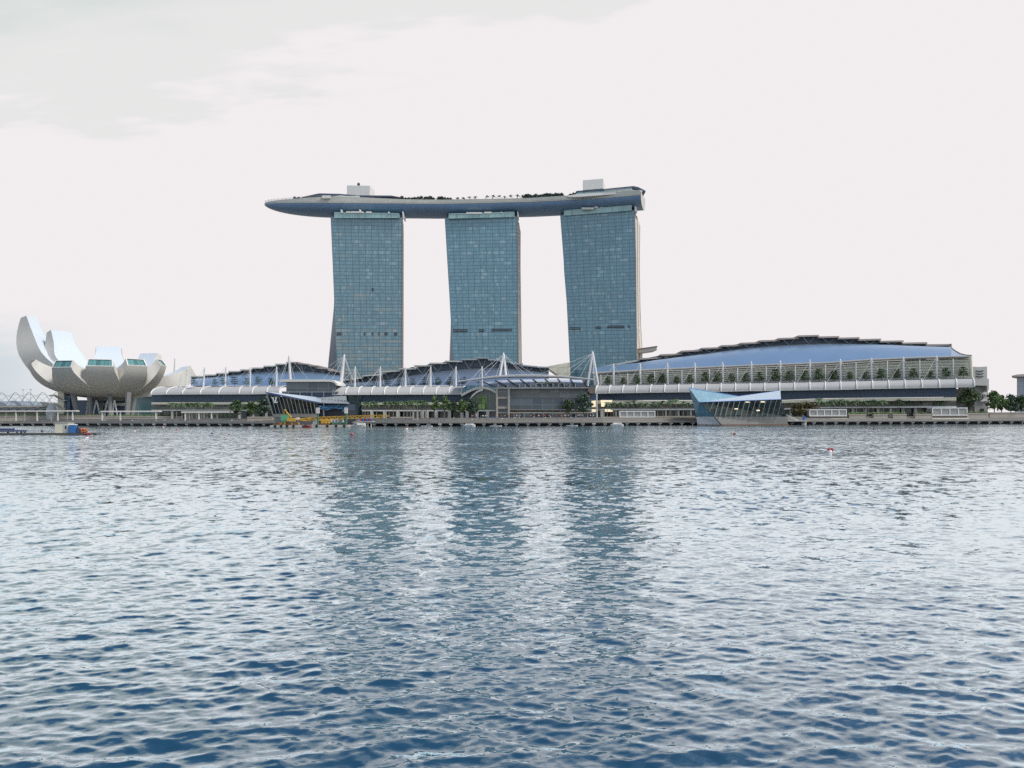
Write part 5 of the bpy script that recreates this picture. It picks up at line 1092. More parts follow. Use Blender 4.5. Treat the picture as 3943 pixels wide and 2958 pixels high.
MB().prism([q12(714, 768, pd - .1), q12(738, 797, pd - .1), q12(714, 826, pd - .1), q12(690, 797, pd - .1)], (0, .08, 0)).build('panel', M['rust'], sg); MB().bar(q12(714, 850, pd + .05), q12(714, 775, pd + .05), .06, 5).build('post', M['rust'], sg)

# ================================================================== FAR LEFT: helix bridge, stand, dome
hb_ = thing('helix_bridge', (q12(430, 440, 700).x, 700, 4.4), 'long footbridge of twisted steel tubes at the far left, behind the pergola', 'footbridge')
xa_, xb_ = -900, 985
mb = MB(); n = 150; R0 = Q(12, 0, 205, 700).z - Q(12, 0, 345, 700).z
axz = Q(12, 0, 300, 700).z; X0w, X1w = q12(xa_, 0, 700).x, q12(xb_, 0, 700).x
for ph in range(4):
    pts = [Vector((X0w + (X1w - X0w) * i / n, 700 + 6.5 * math.cos(i * .085 + ph * 2 * math.pi / 4), axz + 9.6 * math.sin(i * .085 + ph * 2 * math.pi / 4) - 1.5)) for i in range(n + 1)]
    mb.path(pts, .24, 4)
mb.build('helix_tube', M['steel'], hb_)
mb = MB()
for ph in range(4):
    mb.path([Vector((X0w + (X1w - X0w) * i / n, 700 + 5.2 * math.cos(-i * .085 + ph * 2 * math.pi / 4), axz + 7.9 * math.sin(-i * .085 + ph * 2 * math.pi / 4) - 1.5)) for i in range(n + 1)], .16, 4)
mb.build('inner_tube', M['steel'], hb_)
MB().box((X0w, 696, axz - 13), (X1w, 704, axz - 11.2)).build('bridge_deck', M['dark'], hb_)
MB().box((X0w, 695, axz - 11.2), (X1w, 695.4, axz - 10.4)).build('parapet', M['lightgrey'], hb_)
mb = MB()
for i in range(16):
    x = X0w + (X1w - X0w) * i / 15; mb.bar((x, 700, axz - 22), (x + 6, 700, axz - 12.5), .5, 5); mb.bar((x + 12, 700, axz - 22), (x + 6, 700, axz - 12.5), .5, 5)
mb.build('raking_pier', M['steel'], hb_)
for i, (x0, x1, y, lab) in enumerate(((-300, 110, 282, 'low rounded grey-blue roof far behind the footbridge, at the photo edge'), (60, 370, 280, 'low rounded grey-blue roof far behind the footbridge, left of the second light mast'), (330, 560, 290, 'low rounded grey-blue roof far behind the footbridge, under the light masts'), (560, 880, 305, 'low green-grey rounded roof far behind the footbridge, beside the grey dome'))):
    mb = MB(); D_ = 860 + i * 18; ring = [q12(x0 + (x1 - x0) * t, 350 - (350 - y) * math.sin(math.pi * t) ** .7, D_) for t in np.linspace(0, 1, 14)] + [Vector((q12(x1, 0, D_).x, D_, 4.4)), Vector((q12(x0, 0, D_).x, D_, 4.4))]
    mb.prism(ring[::-1], (0, 40, 0)); solo(mb, 'rounded_roof', M['farhill'] if i < 3 else M['column'], lab, 'roof', 'rounded roofs behind the footbridge')
for x, y0, lab in ((392, 100, 'tall thin light mast behind the footbridge, left of the pair'), (522, 95, 'tall thin light mast behind the footbridge, right of the pair, nearer the grey dome')):
    lm = thing('light_mast', (q12(x, 0, 720).x, 720, 4.4), lab, 'light mast', 'light masts behind the footbridge')
    p = q12(x, y0, 720); MB().bar((p.x, 720, 4.4), p, .3, 6, .12).build('pole', M['steel'], lm); MB().cbox(p, 2.0, .5, .5).build('lamp_head', M['steel'], lm)
dm = thing('dome_shelter', (q12(875, 540, 560).x, 560, 4.4), 'pale grey rounded glass shelter left of the cream stair tower', 'shelter')
c = q12(875, 0, 562); w_ = (960 - 790) * .226 / 3070 * 560 / 2; ht = q12(0, 345, 560).z - 4.4
MB().lathe((c.x, 562, 4.4), [(w_, 0), (w_, ht * .45), (w_ * .86, ht * .75), (w_ * .5, ht * .95), (.2, ht)], 18).build('shell', panels('dome_glass', (.42, .46, .48), (.3, .33, .35), 1.6, 1.6, .15, .3, var=.1), dm)
st2 = thing('grandstand', (q12(350, 440, 600).x, 600, 4.4), 'dark long low stand under the far left footbridge', 'stand')
a, c = q12(-900, 440, 600), q12(780, 392, 600); MB().box((a.x, 600, a.z - 1), (c.x, 612, c.z)).build('dark_front', M['dark'], st2)
MB().box((a.x, 599, c.z), (c.x, 613, c.z + .9)).build('roof_edge', M['sand'], st2)
MB().box((a.x, 604, 4.4), (c.x, 611, a.z - 1)).build('base_wall', M['upper'], st2)
mb = MB()
for i in range(12): x = a.x + (c.x - a.x) * i / 11; mb.bar((x, 599.5, c.z - .3), (x + 12, 599.5, a.z), .25, 4)
mb.build('brace', M['steel'], st2)

# ================================================================== PERGOLAS, KIOSKS, PLANTERS
def pergola(z, x0, x1, yt, posts, d, label, zb=DT + .9):
    a, c = Q(z, x0, yt, d), Q(z, x1, yt, d); r = thing('pergola', ((a.x + c.x) / 2, d, zb), label, 'pergola', 'white promenade pergolas'); zt = a.z
    MB().box((a.x, d - .6, zt - .65), (c.x, d + 3.6, zt)).build('roof', M['offwhite'], r)
    mb = MB(); n = int((c.x - a.x) / 1.2)
    for i in range(n): x = a.x + (c.x - a.x) * (i + .5) / n; mb.box((x - .08, d - .75, zt + .004), (x + .08, d + 3.8, zt + .16))
    mb.build('slats', M['white'], r)
    for i, x in enumerate(posts): p = Q(z, x, 0, d); yy = d + (0 if i % 2 == 0 else 3); MB().cbox((p.x * yy / d, yy, zb), .75, .6, zt - .65 - zb).build('post', M['offwhite'], r)
pergola(1, -160, 908, 1329, (-80, 68, 185, 290, 435, 605, 680, 795, 855), 548, 'long white pergola at the left edge before the cream stair tower')
pergola(1, 1190, 1888, 1332, (1205, 1235, 1420, 1635, 1840, 1852), 522, 'long white pergola below the right petals of the lotus museum')
pergola(2, 178, 805, 787, (224, 272, 385, 447, 535, 602), 497, 'white pergola before the left shopping hall and its trees')
def kiosk(z, x0, x1, y0, y1, n, d, label):
    a, c = Q(z, x0, y1, d), Q(z, x1, y0, d); r = thing('glass_kiosk', ((a.x + c.x) / 2, d, 3.2), label, 'kiosk', 'white framed glass kiosks')
    zb, zt = a.z, c.z; MB().box((a.x, d + .1, zb + .1), (c.x, d + 5, zt - .1)).build('glass', M['shop'], r)
    mb = MB()
    for i in range(n + 1): x = a.x + (c.x - a.x) * i / n; mb.box((x - .26, d - .2, zb), (x + .26, d + .25, zt))
    mb.box((a.x - .26, d - .28, zt - .3), (c.x + .26, d + 5.2, zt + .25)); mb.box((a.x - .26, d - .28, zb - .25), (c.x + .26, d + .28, zb + .3)); mb.build('frame', M['white'], r)
    MB().box((a.x, d + .3, zb - 1.5), (c.x, d + 5, zb - .26)).build('dark_base', M['brown'], r); MB().box((a.x - .5, d - .6, zb - 2.6), (c.x + .5, d + 5, zb - 1.5)).build('plinth', M['cream'], r)
kiosk(4, 1497, 1910, 780, 850, 5, 455, 'white framed glass kiosk before the palms near the bright lit shop windows')
kiosk(5, 1898, 2212 + 118, 945, 1020, 5, 461, 'white framed glass kiosk just right of the blue faceted pavilion, by the red-tinged shrubs')
kiosk(6, 1190, 1575, 873, 955, 4, 462, 'white framed glass kiosk at the right end, before the big round tree')
def planter(z, x0, x1, ya, yb, d, label, mat='sand', dep=2.5):
    a, c = Q(z, x0, yb, d), Q(z, x1, ya, d); mb = MB(); mb.box((a.x, d, min(a.z, DT)), (c.x, d + dep, c.z)); mb.box((a.x - .2, d - .2, c.z - .5), (c.x + .2, d + dep, c.z + .12))
    solo(mb, 'planter_wall', M[mat], label, 'planter wall', 'low planter walls on the promenade')
planter(2, 960, 1262, 846, 905, 474, 'low sandy planter wall left of the slanted glass pavilion base')
planter(3, 690, 950, 848, 900, 458, 'low sandy planter wall behind the end of the yellow boom')
planter(4, 1300, 1480, 846, 890, 462, 'low sandy planter wall left of the first glass kiosk')
planter(5, 65, 540, 1022, 1075, 464, 'low sandy planter wall between the first glass kiosk and the blue faceted pavilion')
planter(6, 262, 442, 945, 1000, 462, 'low sandy planter wall right of the middle glass kiosk')
planter(6, 535, 690, 945, 1000, 462, 'low sandy planter wall in the long row between two kiosks, before two slim palms')
planter(6, 750, 900, 942, 1000, 462, 'low sandy planter wall between two kiosks, before the gap in the palms')
planter(6, 1000, 1188, 940, 1000, 462, 'low sandy planter wall just left of the right-end glass kiosk')
planter(6, 1578, 1815, 932, 1000, 462, 'low sandy planter wall under the big round tree at the right end')
planter(6, 1828, 2400, 922, 1000, 468, 'long sandy planter wall under the dark trees at the right edge', 'sand')
planter(1, -100, 1200, 1385, 1425, 560, 'long planter wall with grass before the museum columns', 'sand', 3)
planter(1, 1250, 2160, 1392, 1425, 540, 'long low planter wall right of the museum columns, behind the pergola', 'sand', 3)
def hedge(z, x0, x1, y, d, label):
    a, c = Q(z, x0, y, d), Q(z, x1, y, d); n = int((c.x - a.x) * 24); v = []
    mb = MB()
    for i in range(n):
        p = Vector((random.uniform(a.x, c.x), d + random.uniform(.2, 2), a.z + random.uniform(-.2, .9))); u = Vector((random.uniform(-1, 1), random.uniform(-1, 1), random.uniform(-.6, .9))) * .32; w_ = u.orthogonal().normalized() * .2
        mb.add([p - u, p + w_, p + u, p - w_], [(0, 1, 2, 3)])
    solo(mb, 'hedge', M['leaf2'], label, 'hedge', 'low hedges along the planters')
hedge(1, -100, 905, 1383, 561, 'low clipped hedge behind the left-edge pergola'); hedge(1, 910, 1200, 1386, 561, 'low clipped hedge before the leaning museum columns'); hedge(1, 1260, 2150, 1392, 541, 'low clipped hedge behind the pergola under the right petals')
hedge(2, 420, 760, 838, 500, 'low clipped hedge behind the pergola of the left shopping hall')
hedge(6, 262, 900, 938, 463, 'low clipped hedge on the planters between the middle and right-end kiosks'); hedge(6, 1000, 1188, 934, 463, 'low clipped hedge just left of the right-end kiosk'); hedge(6, 1580, 1815, 928, 463, 'low clipped hedge under the big round tree at the right end')
# tall stone posts on the steps before the middle hall
for i, (z, x, y0, y1, lab) in enumerate(((3, 965, 778, 890, 'leftmost'), (3, 1015, 772, 895, 'second from left'), (3, 1065, 770, 860, 'third from left'), (3, 1118, 768, 858, 'rightmost'))):
    d = 452 + (i > 1) * 16; a, c = Q(z, x - 8, y1, d), Q(z, x + 8, y0, d); mb = MB(); mb.cbox((a.x, d, a.z - .4), .85, .85, c.z - a.z + .4); mb.cbox((a.x, d, c.z), 1.05, 1.05, .3)
    solo(mb, 'stone_post', M['grey'], f'tall grey stone post right of the yellow boom, {lab} of four', 'post', 'stone posts on the steps')
a, c = Q(4, 1268, 885, 452), Q(4, 1298, 770, 452); mb = MB(); mb.cbox(((a.x + c.x) / 2, 452, a.z), 1.6, 1.4, c.z - a.z); mb.cbox(((a.x + c.x) / 2, 452, c.z), 1.9, 1.7, .3); solo(mb, 'stone_post', M['grey'], 'broad grey stone post left of the first glass kiosk, by the bright shop windows', 'post')
# low lettered sign under the big trees (blurred letters in the photo)
cs = thing('cafe_sign', (Q(4, 1020, 840, 476).x, 476, 4.4), 'small sign with white letters under the pair of big trees by the glass hall', 'sign')
fc = bpy.data.curves.new('letters', 'FONT'); fc.body = 'CMFLE'; fc.size = 1.75; fc.extrude = .08; fc.align_x = 'CENTER'
fo = bpy.data.objects.new('letters_src', fc); COL.objects.link(fo); me = bpy.data.meshes.new_from_object(fo.evaluated_get(bpy.context.evaluated_depsgraph_get())); bpy.data.objects.remove(fo); bpy.data.curves.remove(fc)
me.materials.clear(); me.materials.append(M['white']); lo = bpy.data.objects.new('letters', me); COL.objects.link(lo); lo.parent = cs; lo.location = (0, -.2, .75); lo.rotation_euler = (math.pi / 2, 0, 0)
MB().box((Q(4, 970, 0, 476).x, 476, 4.7), (Q(4, 1072, 0, 476).x, 476.5, 6.9)).build('board', M['dark'], cs)

# ================================================================== TREES AND PLANTS
def leafquads(mb, centres, rad, n, size, flat=1.0):
    for c, r in zip(centres, rad):
        for _ in range(n):
            v = Vector((random.gauss(0, 1), random.gauss(0, 1), random.gauss(0, 1))).normalized() * r * random.random() ** .45; v.z *= flat
            p = c + v; u = Vector((random.uniform(-1, 1), random.uniform(-1, 1), random.uniform(-.7, .7))).normalized() * size * random.uniform(.6, 1.3)
            w_ = u.cross(Vector((random.uniform(-1, 1), random.uniform(-1, 1), random.uniform(-1, 1)))).normalized() * u.length * .55
            mb.add([p - u, p + w_, p + u, p - w_], [(0, 1, 2, 3)])
def limbs(mb, base, tips, r0, r1):
    for t in tips: m_ = base.lerp(t, .5) + Vector((0, 0, -.3)); mb.bar(base, m_, r0, 5, (r0 + r1) / 2); mb.bar(m_, t, (r0 + r1) / 2, 5, r1)
HID = -400   # prototypes are placed as the first of their kind, never left over
def proto_broad(seed, H, Wd, trunk, leaf, n=44, size=.55, name='broadleaf_tree'):
    random.seed(seed); r = bpy.data.objects.new(name, None); COL.objects.link(r); ORG[r.name] = Vector()
    cs_, rs = [], []
    for i in range(24):
        a = random.uniform(0, 6.28); q = random.random() ** .6; z = trunk + (H - trunk) * random.uniform(.12, .92); env = math.sin(math.pi * min(.97, max(.1, (z - trunk) / (H - trunk) * .85 + .12)))
        cs_.append(Vector((math.cos(a) * q * Wd * .42 * env, math.sin(a) * q * Wd * .42 * env, z))); rs.append(random.uniform(.13, .24) * Wd)
    mb = MB(); leafquads(mb, cs_, rs, n, size, .75); mb.build('crown', leaf, r)
    mb = MB(); mb.bar((0, 0, -.3), (.1, 0, trunk * .9), .26 * H / 10, 7, .17 * H / 10); limbs(mb, Vector((.1, 0, trunk * .85)), [c for c in cs_[:9]], .12 * H / 10, .04); mb.build('trunk', M['bark'], r)
    return r
def proto_palm(seed, H, Rr, leaf, nf=15, trunk_r=.17, name='palm_tree'):
    random.seed(seed); r = bpy.data.objects.new(name, None); COL.objects.link(r); ORG[r.name] = Vector()
    mb = MB(); pts = [Vector((.25 * math.sin(t * 1.5 + seed), .1 * t, H * t)) for t in np.linspace(-.03, .86, 5)]
    for i in range(4): mb.bar(pts[i], pts[i + 1], trunk_r * (1.15 - .1 * i), 6, trunk_r * (1.05 - .1 * i))
    mb.build('trunk', M['palmbark'], r); top = pts[-1]; mb = MB()
    for k in range(nf):
        a = 2 * math.pi * k / nf + random.uniform(-.2, .2); el = random.uniform(.0, 1.25); L = Rr * random.uniform(.85, 1.15); prev = top; d_ = Vector((math.cos(a), math.sin(a), 0)); side = Vector((-d_.y, d_.x, 0))
        for j in range(6):
            t = (j + 1) / 6; q = top + d_ * L * t * math.cos(el * (1 - t * .4)) + Vector((0, 0, L * (math.sin(el) * t - .85 * t * t)))
            w_ = .30 * L * .5 * math.sin(math.pi * min(.98, t * .85 + .1))
            for sg_ in (-1, 1):
                for h_ in (0, .5):
                    pp = prev.lerp(q, h_); qq = prev.lerp(q, h_ + .38); o_ = (side * sg_ * w_ + Vector((0, 0, -w_ * .55)) + (q - prev) * .35); mb.add([pp, qq, qq + o_ * .9, pp + o_], [(0, 1, 2, 3)])
            prev = q
    leafquads(mb, [top + Vector((0, 0, .1))], [Rr * .28], 30, .3)
    mb.build('crown', leaf, r); return r
def proto_tier(seed, H, Wd, leaf, tiers=4, bushy=False, name='tiered_tree'):
    random.seed(seed); r = bpy.data.objects.new(name, None); COL.objects.link(r); ORG[r.name] = Vector(); mb = MB(); tk = MB(); tk.bar((0, 0, -.4), (0, 0, H * .96), .13, 6, .05)
    for i in range(tiers):
        z = H * (.34 + .60 * i / (tiers - 1)); w_ = Wd * .5 * (1 - .16 * abs(i - .9)) * random.uniform(.85, 1.1); off = Vector((random.uniform(-.2, .2), 0, 0))
        for k in range(7):
            a = random.uniform(0, 6.28); c = off + Vector((math.cos(a) * w_ * .62, math.sin(a) * w_ * .62, z + random.uniform(-.1, .1))); leafquads(mb, [c], [w_ * .46], 16, .30, .42 if bushy else .2); tk.bar((0, 0, z - .25), c, .05, 4, .02)
    mb.build('crown', leaf, r); tk.build('trunk', M['bark'], r); return r
USED = set()
def place(proto, loc, sc, label, cat, group, scz=None):
    rz = random.uniform(0, 6.28)
    if proto.name not in USED:
        USED.add(proto.name); proto.location = loc; proto.rotation_euler = (0, 0, rz); proto.scale = (sc, sc, scz or sc); tag(proto, label, cat, group); return proto
    return dup(proto, loc, rz, sc, label, group, scz)
def on(z, x, d, h): p = Q(z, x, 0, d); return Vector((p.x, d, h))
broad = [proto_broad(3 + i, 10, 8.0, 2.6, M[m_]) for i, m_ in enumerate(('leaf1', 'leaf2', 'leaf3'))]
slim = [proto_broad(13 + i, 10, 4.6, 3.2, M['leaf2'], 34, .42) for i in range(2)]
palms = [proto_palm(21 + i, 10, 3.3, M['palm']) for i in range(3)]
def hpx(z, y0, y1, d): return abs(y1 - y0) * ZR[z][2] / 3070 * d
def trees(z, lst, d, h0, protos, cat, group, label):
    for i, (x, yt, *lab) in enumerate(lst):
        dd = d + (i * 37 % 9) - 4; H = Q(z, x, yt, dd).z - h0; place(protos[i % len(protos)], on(z, x, dd, h0), H / 10, lab[0] if lab else label, cat, group, None)
trees(2, [(60, 665), (120, 672), (180, 668), (240, 664), (300, 668), (360, 660), (420, 668), (480, 664), (530, 672)], 515, 4.4, palms, 'palm tree', 'palms before the left hall', 'dark palm tree in the close row before the left shopping hall')
trees(3, [(385, 655), (420, 662), (478, 645), (515, 655), (625, 655), (665, 650), (715, 645), (750, 655), (790, 648), (845, 645), (880, 655), (925, 635), (960, 640), (1005, 640), (1040, 640), (1080, 636), (1115, 655)], 470, 4.4, palms, 'palm tree', 'palms before the middle hall', 'slim palm tree in the row before the middle shopping hall')
trees(4, [(1345, 660), (1418, 668), (1500, 665), (1590, 650), (1660, 645), (1745, 660), (1810, 662), (1885, 658), (1935, 655), (2000, 640), (2075, 655), (2160, 620)], 478, 4.4, palms, 'palm tree', 'palms left of the blue pavilion', 'palm tree in the row between the lit shop windows and the blue faceted pavilion')
trees(5, [(255, 815), (395, 835), (455, 850)], 472, 4.4, palms, 'palm tree', 'palms left of the blue pavilion', 'palm tree in the row between the lit shop windows and the blue faceted pavilion')
trees(5, [(2010, 795), (2085, 845), (2160, 830)], 474, 4.4, palms, 'palm tree', 'palms right of the blue pavilion', 'palm tree in the row before the right hall, right of the blue faceted pavilion')
trees(6, [(45, 775), (90, 770), (165, 760), (215, 775), (290, 785), (340, 770), (415, 785), (470, 780), (530, 770), (590, 780), (640, 775), (810, 765), (860, 780), (920, 770), (985, 765), (1060, 775), (1120, 775), (1190, 760), (1240, 775), (1290, 775), (1375, 765), (1430, 780)], 476, 4.4, palms, 'palm tree', 'palms right of the blue pavilion', 'palm tree in the row before the right hall, right of the blue faceted pavilion')
trees(2, [(835, 648, 'round dark tree just right of the cream strip of the left hall'), (1012, 672, 'round dark tree between two others left of the slanted pavilion'), (1150, 620, 'round tree touching the left edge of the slanted glass pavilion')], 488, 3.6, broad, 'tree', 'round trees by the left hall', None)
trees(3, [(1205, 592, 'slender light green tree just right of the palm row'), (1322, 592, 'slender light green tree, second right of the palm row')], 466, 4.4, slim, 'tree', 'slender trees before the middle hall', None)
trees(3, [(1430, 668, 'low dark tree right of the two slender light green trees'), (1545, 650, 'low dark tree left of the arched entrance'), (1640, 628, 'dark tree half covering the left foot of the arched entrance')], 470, 4.4, broad, 'tree', 'dark trees by the arched entrance', None)
trees(4, [(880, 642, 'big dark round tree before the glass hall, left of the pair'), (1062, 575, 'big tall dark tree before the glass hall, right of the pair')], 470, 4.4, broad[::2], 'tree', 'big trees before the glass hall', None)
trees(6, [(1590, 655, 'big round dark tree at the right end of the right hall'), (1880, 690, 'dark tree beside the pale service tower'), (2060, 725, 'dark tree below the far blue-grey tower, left end of its clump'), (2180, 735, 'dark tree at the right edge below the far blue-grey tower'), (1960, 735, 'low dark tree in the gap right of the pale service tower'), (2115, 750, 'low dark tree between the two trees below the far tower')], 473, 4.4, broad, 'tree', 'dark trees at the right edge', None)
shr = proto_broad(41, 10, 12, 1.4, M['redleaf'], 44, .8, 'flowering_shrub')
for x, y, lab in ((1770, 850, 'wide red-tinged shrub tree just right of the blue faceted pavilion'), (1890, 846, 'wide red-tinged shrub tree left of the palm row behind the middle kiosk')):
    p = on(5, x, 470, 4.4); place(shr, p, (Q(5, x, y, 470).z - 4.4) / 10, lab, 'shrub', 'red-tinged shrubs')
# terrace trees of the halls
tier = [proto_tier(51 + i, 5, 4.2, M['leaf3'], 4) for i in range(3)]
for i, (x, yt) in enumerate(((650, 380), (790, 390), (945, 388), (1093, 372), (1250, 378), (1393, 372), (1545, 372), (1722, 424), (500, 400), (210, 395))):
    h0 = Q(3, x, 486, 514).z; H = Q(3, x, yt, 514).z - h0; place(tier[i % 3], on(3, x, 514, h0), H / 5, 'small tiered tree on the terrace above the middle hall canopy', 'terrace tree', 'tiered trees on the middle terrace')
for i, (x, yt) in enumerate(((330, 390), (575, 395), (670, 390), (808, 375), (945, 388), (1092, 370), (1243, 385), (1250, 400))):
    h0 = Q(2, x, 486, 540).z; H = Q(2, x, yt, 540).z - h0; place(tier[(i + 1) % 3], on(2, x, 540, h0), H / 5, 'small tiered tree on the terrace above the left hall canopy', 'terrace tree', 'tiered trees on the left terrace')
gal = [proto_tier(61 + i, 5, 4.4, M['leaf1'], 5, True, 'gallery_tree') for i in range(3)]
for i, (z, x, yt) in enumerate(((4, 1340, 372), (4, 1520, 382), (4, 1680, 355), (4, 1850, 335), (4, 1975, 340), (4, 2150, 368), (5, 135, 515), (5, 310, 550), (5, 465, 535), (5, 645, 500), (5, 790, 498), (5, 960, 518), (5, 1130, 512), (5, 1285, 500), (5, 1480, 470), (5, 1645, 480), (5, 1830, 485), (5, 1990, 465), (5, 2170, 478), (6, 80, 455), (6, 250, 470), (6, 435, 468), (6, 605, 436), (6, 785, 442), (6, 965, 432), (6, 1160, 462), (6, 1325, 425), (6, 1520, 415))):
    X = S(z, (x, 0))[0][0]; d = dS(X) + 2.0; h0 = P(X, lin(ctop, X), d).z - .3; H = Q(z, x, yt, d).z - h0; p = P(X, 0, d); place(gal[i % 3], Vector((p.x, d, h0)), H / 5, 'bushy green tree inside the open louvred gallery of the right hall', 'gallery tree', 'trees in the right hall gallery')
# planting on the sky deck
spalm = [proto_palm(71 + i, 5, 2.6, M['sky_leaf'], 14, .13, 'roof_palm') for i in range(2)]; i = 0
for z, x, y in ((7, 2117, 308), (7, 2176, 306), (8, 40, 305), (8, 100, 306), (8, 165, 295), (8, 230, 292), (8, 358, 286), (8, 418, 282), (8, 483, 283), (8, 540, 292), (8, 608, 280), (8, 677, 276), (8, 735, 280)):
    X = S(z, (x, 0))[0][0]; d = lin(CD, X) - 9; h0 = DECKZ; H = Q(z, x, y, d).z - h0; place(spalm[i % 2], Vector((P(X, PY0, d).x, d, h0)), H / 5, 'small dark palm in the single row on the open middle of the sky deck', 'palm tree', 'palms on the sky deck'); i += 1
sbush = [proto_broad(81 + i, 5, 5.4, .4, M['sky_leaf'], 34, .42, 'roof_tree') for i in range(2)]
sky_groups = [(7, np.arange(1460, 1632, 34), 300, 'dark low tree in the clump just right of the left plant room'), (7, np.arange(1660, 1775, 36), 300, 'dark low tree in the second clump from the bow along the sky deck'), (7, np.arange(1790, 1870, 34), 300, 'dark low tree in the third clump from the bow along the sky deck'), (7, np.arange(1920, 2065, 30), 303, 'dark low tree in the clump left of the palm row on the sky deck'), (8, np.arange(765, 945, 28), 275, 'dark low tree in the clump just right of the palm row on the sky deck'), (8, np.arange(965, 1165, 30), 265, 'dark low tree in the clump left of the stern roof on the sky deck'), (8, (1240, 1275), 258, 'dark low shrub against the left end of the stern roof'), (7, (385, 425, 470), 295, 'dark low shrub at the bow end of the dark roof')]
i = 0
for z, xs_, y, lab in sky_groups:
    for x in xs_:
        X = S(z, (x, 0))[0][0]; d = lin(CD, X) - 10 + (i % 3); yy = y + random.uniform(-6, 12); H = max(2.5, Q(z, float(x), yy, d).z - DECKZ); place(sbush[i % 2], Vector((P(X, PY0, d).x, d, DECKZ)), H / 5, lab, 'roof tree', lab.replace('dark low ', '') .replace('tree in', 'trees in').replace('shrub', 'shrubs')); i += 1

# ================================================================== PEOPLE
def person_proto(cloth, legs, pose):
    me = bpy.data.meshes.new('body'); st_ = .12 if pose == 'walk' else .03
    V = [(0, 0, .95), (0, 0, 1.2), (0, .0, 1.42), (0, -.01, 1.54), (0, -.03, 1.70), (-.10, 0, .9), (-.10, -st_, .5), (-.10, -st_ * 1.2 + .04, .06), (-.10, -st_ - .12, .03), (.10, 0, .9), (.10, st_, .5), (.10, st_ * 1.6 + .04, .06), (.10, st_ * 1.6 - .1, .03),
         (-.2, 0, 1.40), (-.27, .04 + st_, 1.12), (-.26, -.06 + st_, .88), (.2, 0, 1.40), (.27, .04 - st_, 1.12), (.26, -.06 - st_, .88)]
    E = [(0, 1), (1, 2), (2, 3), (3, 4), (0, 5), (5, 6), (6, 7), (7, 8), (0, 9), (9, 10), (10, 11), (11, 12), (2, 13), (13, 14), (14, 15), (2, 16), (16, 17), (17, 18)]
    R_ = [.15, .145, .15, .055, .105, .10, .07, .048, .035, .10, .07, .048, .035, .065, .048, .035, .065, .048, .035]
    if pose == 'sit':
        V = [(x, y, z - .45) for x, y, z in V]; V[6] = (-.1, -.42, .47); V[7] = (-.1, -.45, .07); V[8] = (-.1, -.58, .03); V[10] = (.1, -.42, .47); V[11] = (.1, -.45, .07); V[12] = (.1, -.58, .03); V[15] = (-.18, -.3, .52); V[18] = (.18, -.3, .52)
    me.from_pydata(V, E, []); ob = bpy.data.objects.new('tmp', me); COL.objects.link(ob); ob.modifiers.new('skin', 'SKIN')
    for i, r in enumerate(R_): me.skin_vertices[0].data[i].radius = (r * (1.25 if i in (0, 1, 2) else 1), r)
    me.skin_vertices[0].data[0].use_root = True; s_ = ob.modifiers.new('sub', 'SUBSURF'); s_.levels = 1
    bpy.context.view_layer.update(); m2 = bpy.data.meshes.new_from_object(ob.evaluated_get(bpy.context.evaluated_depsgraph_get())); bpy.data.objects.remove(ob)
    m2.materials.clear()
    for k in (M['skin'], M[cloth], M[legs], M['cloth_dark']): m2.materials.append(k)
    hz = .45 if pose == 'sit' else 0
    for p in m2.polygons:
        z = p.center.z + hz; sit_leg = pose == 'sit' and p.center.y < -.12 and p.center.z < .56
        p.material_index = 3 if z > 1.66 or (z > 1.56 and p.center.y > .02) else 0 if z > 1.5 else 2 if (sit_leg or (z < .93 and abs(p.center.x) < .21)) else 1 if z > 1.0 or abs(p.center.x) < .2 else 0
    o = bpy.data.objects.new('person', m2); COL.objects.link(o); return o
PT = {}
def person(c, loc, pose, label, group):
    k = (c, pose)
    if k not in PT: PT[k] = person_proto(c, 'cloth_dark' if c != 'cloth_dark' else 'cloth_blue', pose); o = PT[k]
    else: o = PT[k].copy(); COL.objects.link(o)
    o.location = loc; o.rotation_euler = (0, 0, random.uniform(-1.6, 1.6)); tag(o, label, 'person', group)
random.seed(99); cl = ['cloth_white', 'cloth_dark', 'cloth_red', 'cloth_blue', 'cloth_white', 'cloth_dark']; nm = dict(cloth_white='white', cloth_dark='dark', cloth_red='red', cloth_blue='blue')
def people(n, X0, X1, offs, pose, where, group):
    for i in range(n):
        X = X0 + (X1 - X0) * (i + random.random()) / n; off = random.choice(offs); c = random.choice(cl)
        z = DT if off < 13 else min(4.4, DT + .42 * (int((off - 13) / 2.2) + 1))
        if pose == 'mix': ps = random.choice(('walk', 'stand'))
        else: ps = pose
        p = quay(X, off, z); person(c, p, ps, f'person in a {nm[c]} top ' + ('sitting ' if ps == 'sit' else 'standing ' if ps == 'stand' else 'walking ') + where, group + f', {nm[c]} top, ' + ps)
people(64, 1815, 2290, (25, 28, 31, 34, 37), 'mix', 'at the foot of the glass plaza hall', 'people before the glass hall')
people(40, 1560, 2230, (13.6, 15.9, 18.1, 20.3), 'sit', 'on the broad steps before the glass hall', 'people on the steps')
people(10, 1450, 2250, (3, 5, 8, 10), 'mix', 'on the lower deck before the middle hall', 'people on the lower deck')
people(20, 330, 1000, (3, 5, 9), 'mix', 'on the promenade below the lotus museum', 'people below the museum')
people(8, 3050, 3700, (26, 27), 'mix', 'before the right hall arcade', 'people before the right hall')
random.seed(5)
for i in range(16):
    X = 1028 + i * 15 + random.uniform(-4, 4); dd = lin(CD, X); s = math.sqrt(max(.01, 1 - ((1300 - X) / 278) ** 2)); c = random.choice(cl)
    person(c, Vector((P(X, PY0, dd).x, dd - 13.5 * s, DECKZ + .8)), 'stand', f'tiny person in a {nm[c]} top at the bow rail of the sky deck', f'people at the sky deck bow, {nm[c]} top')

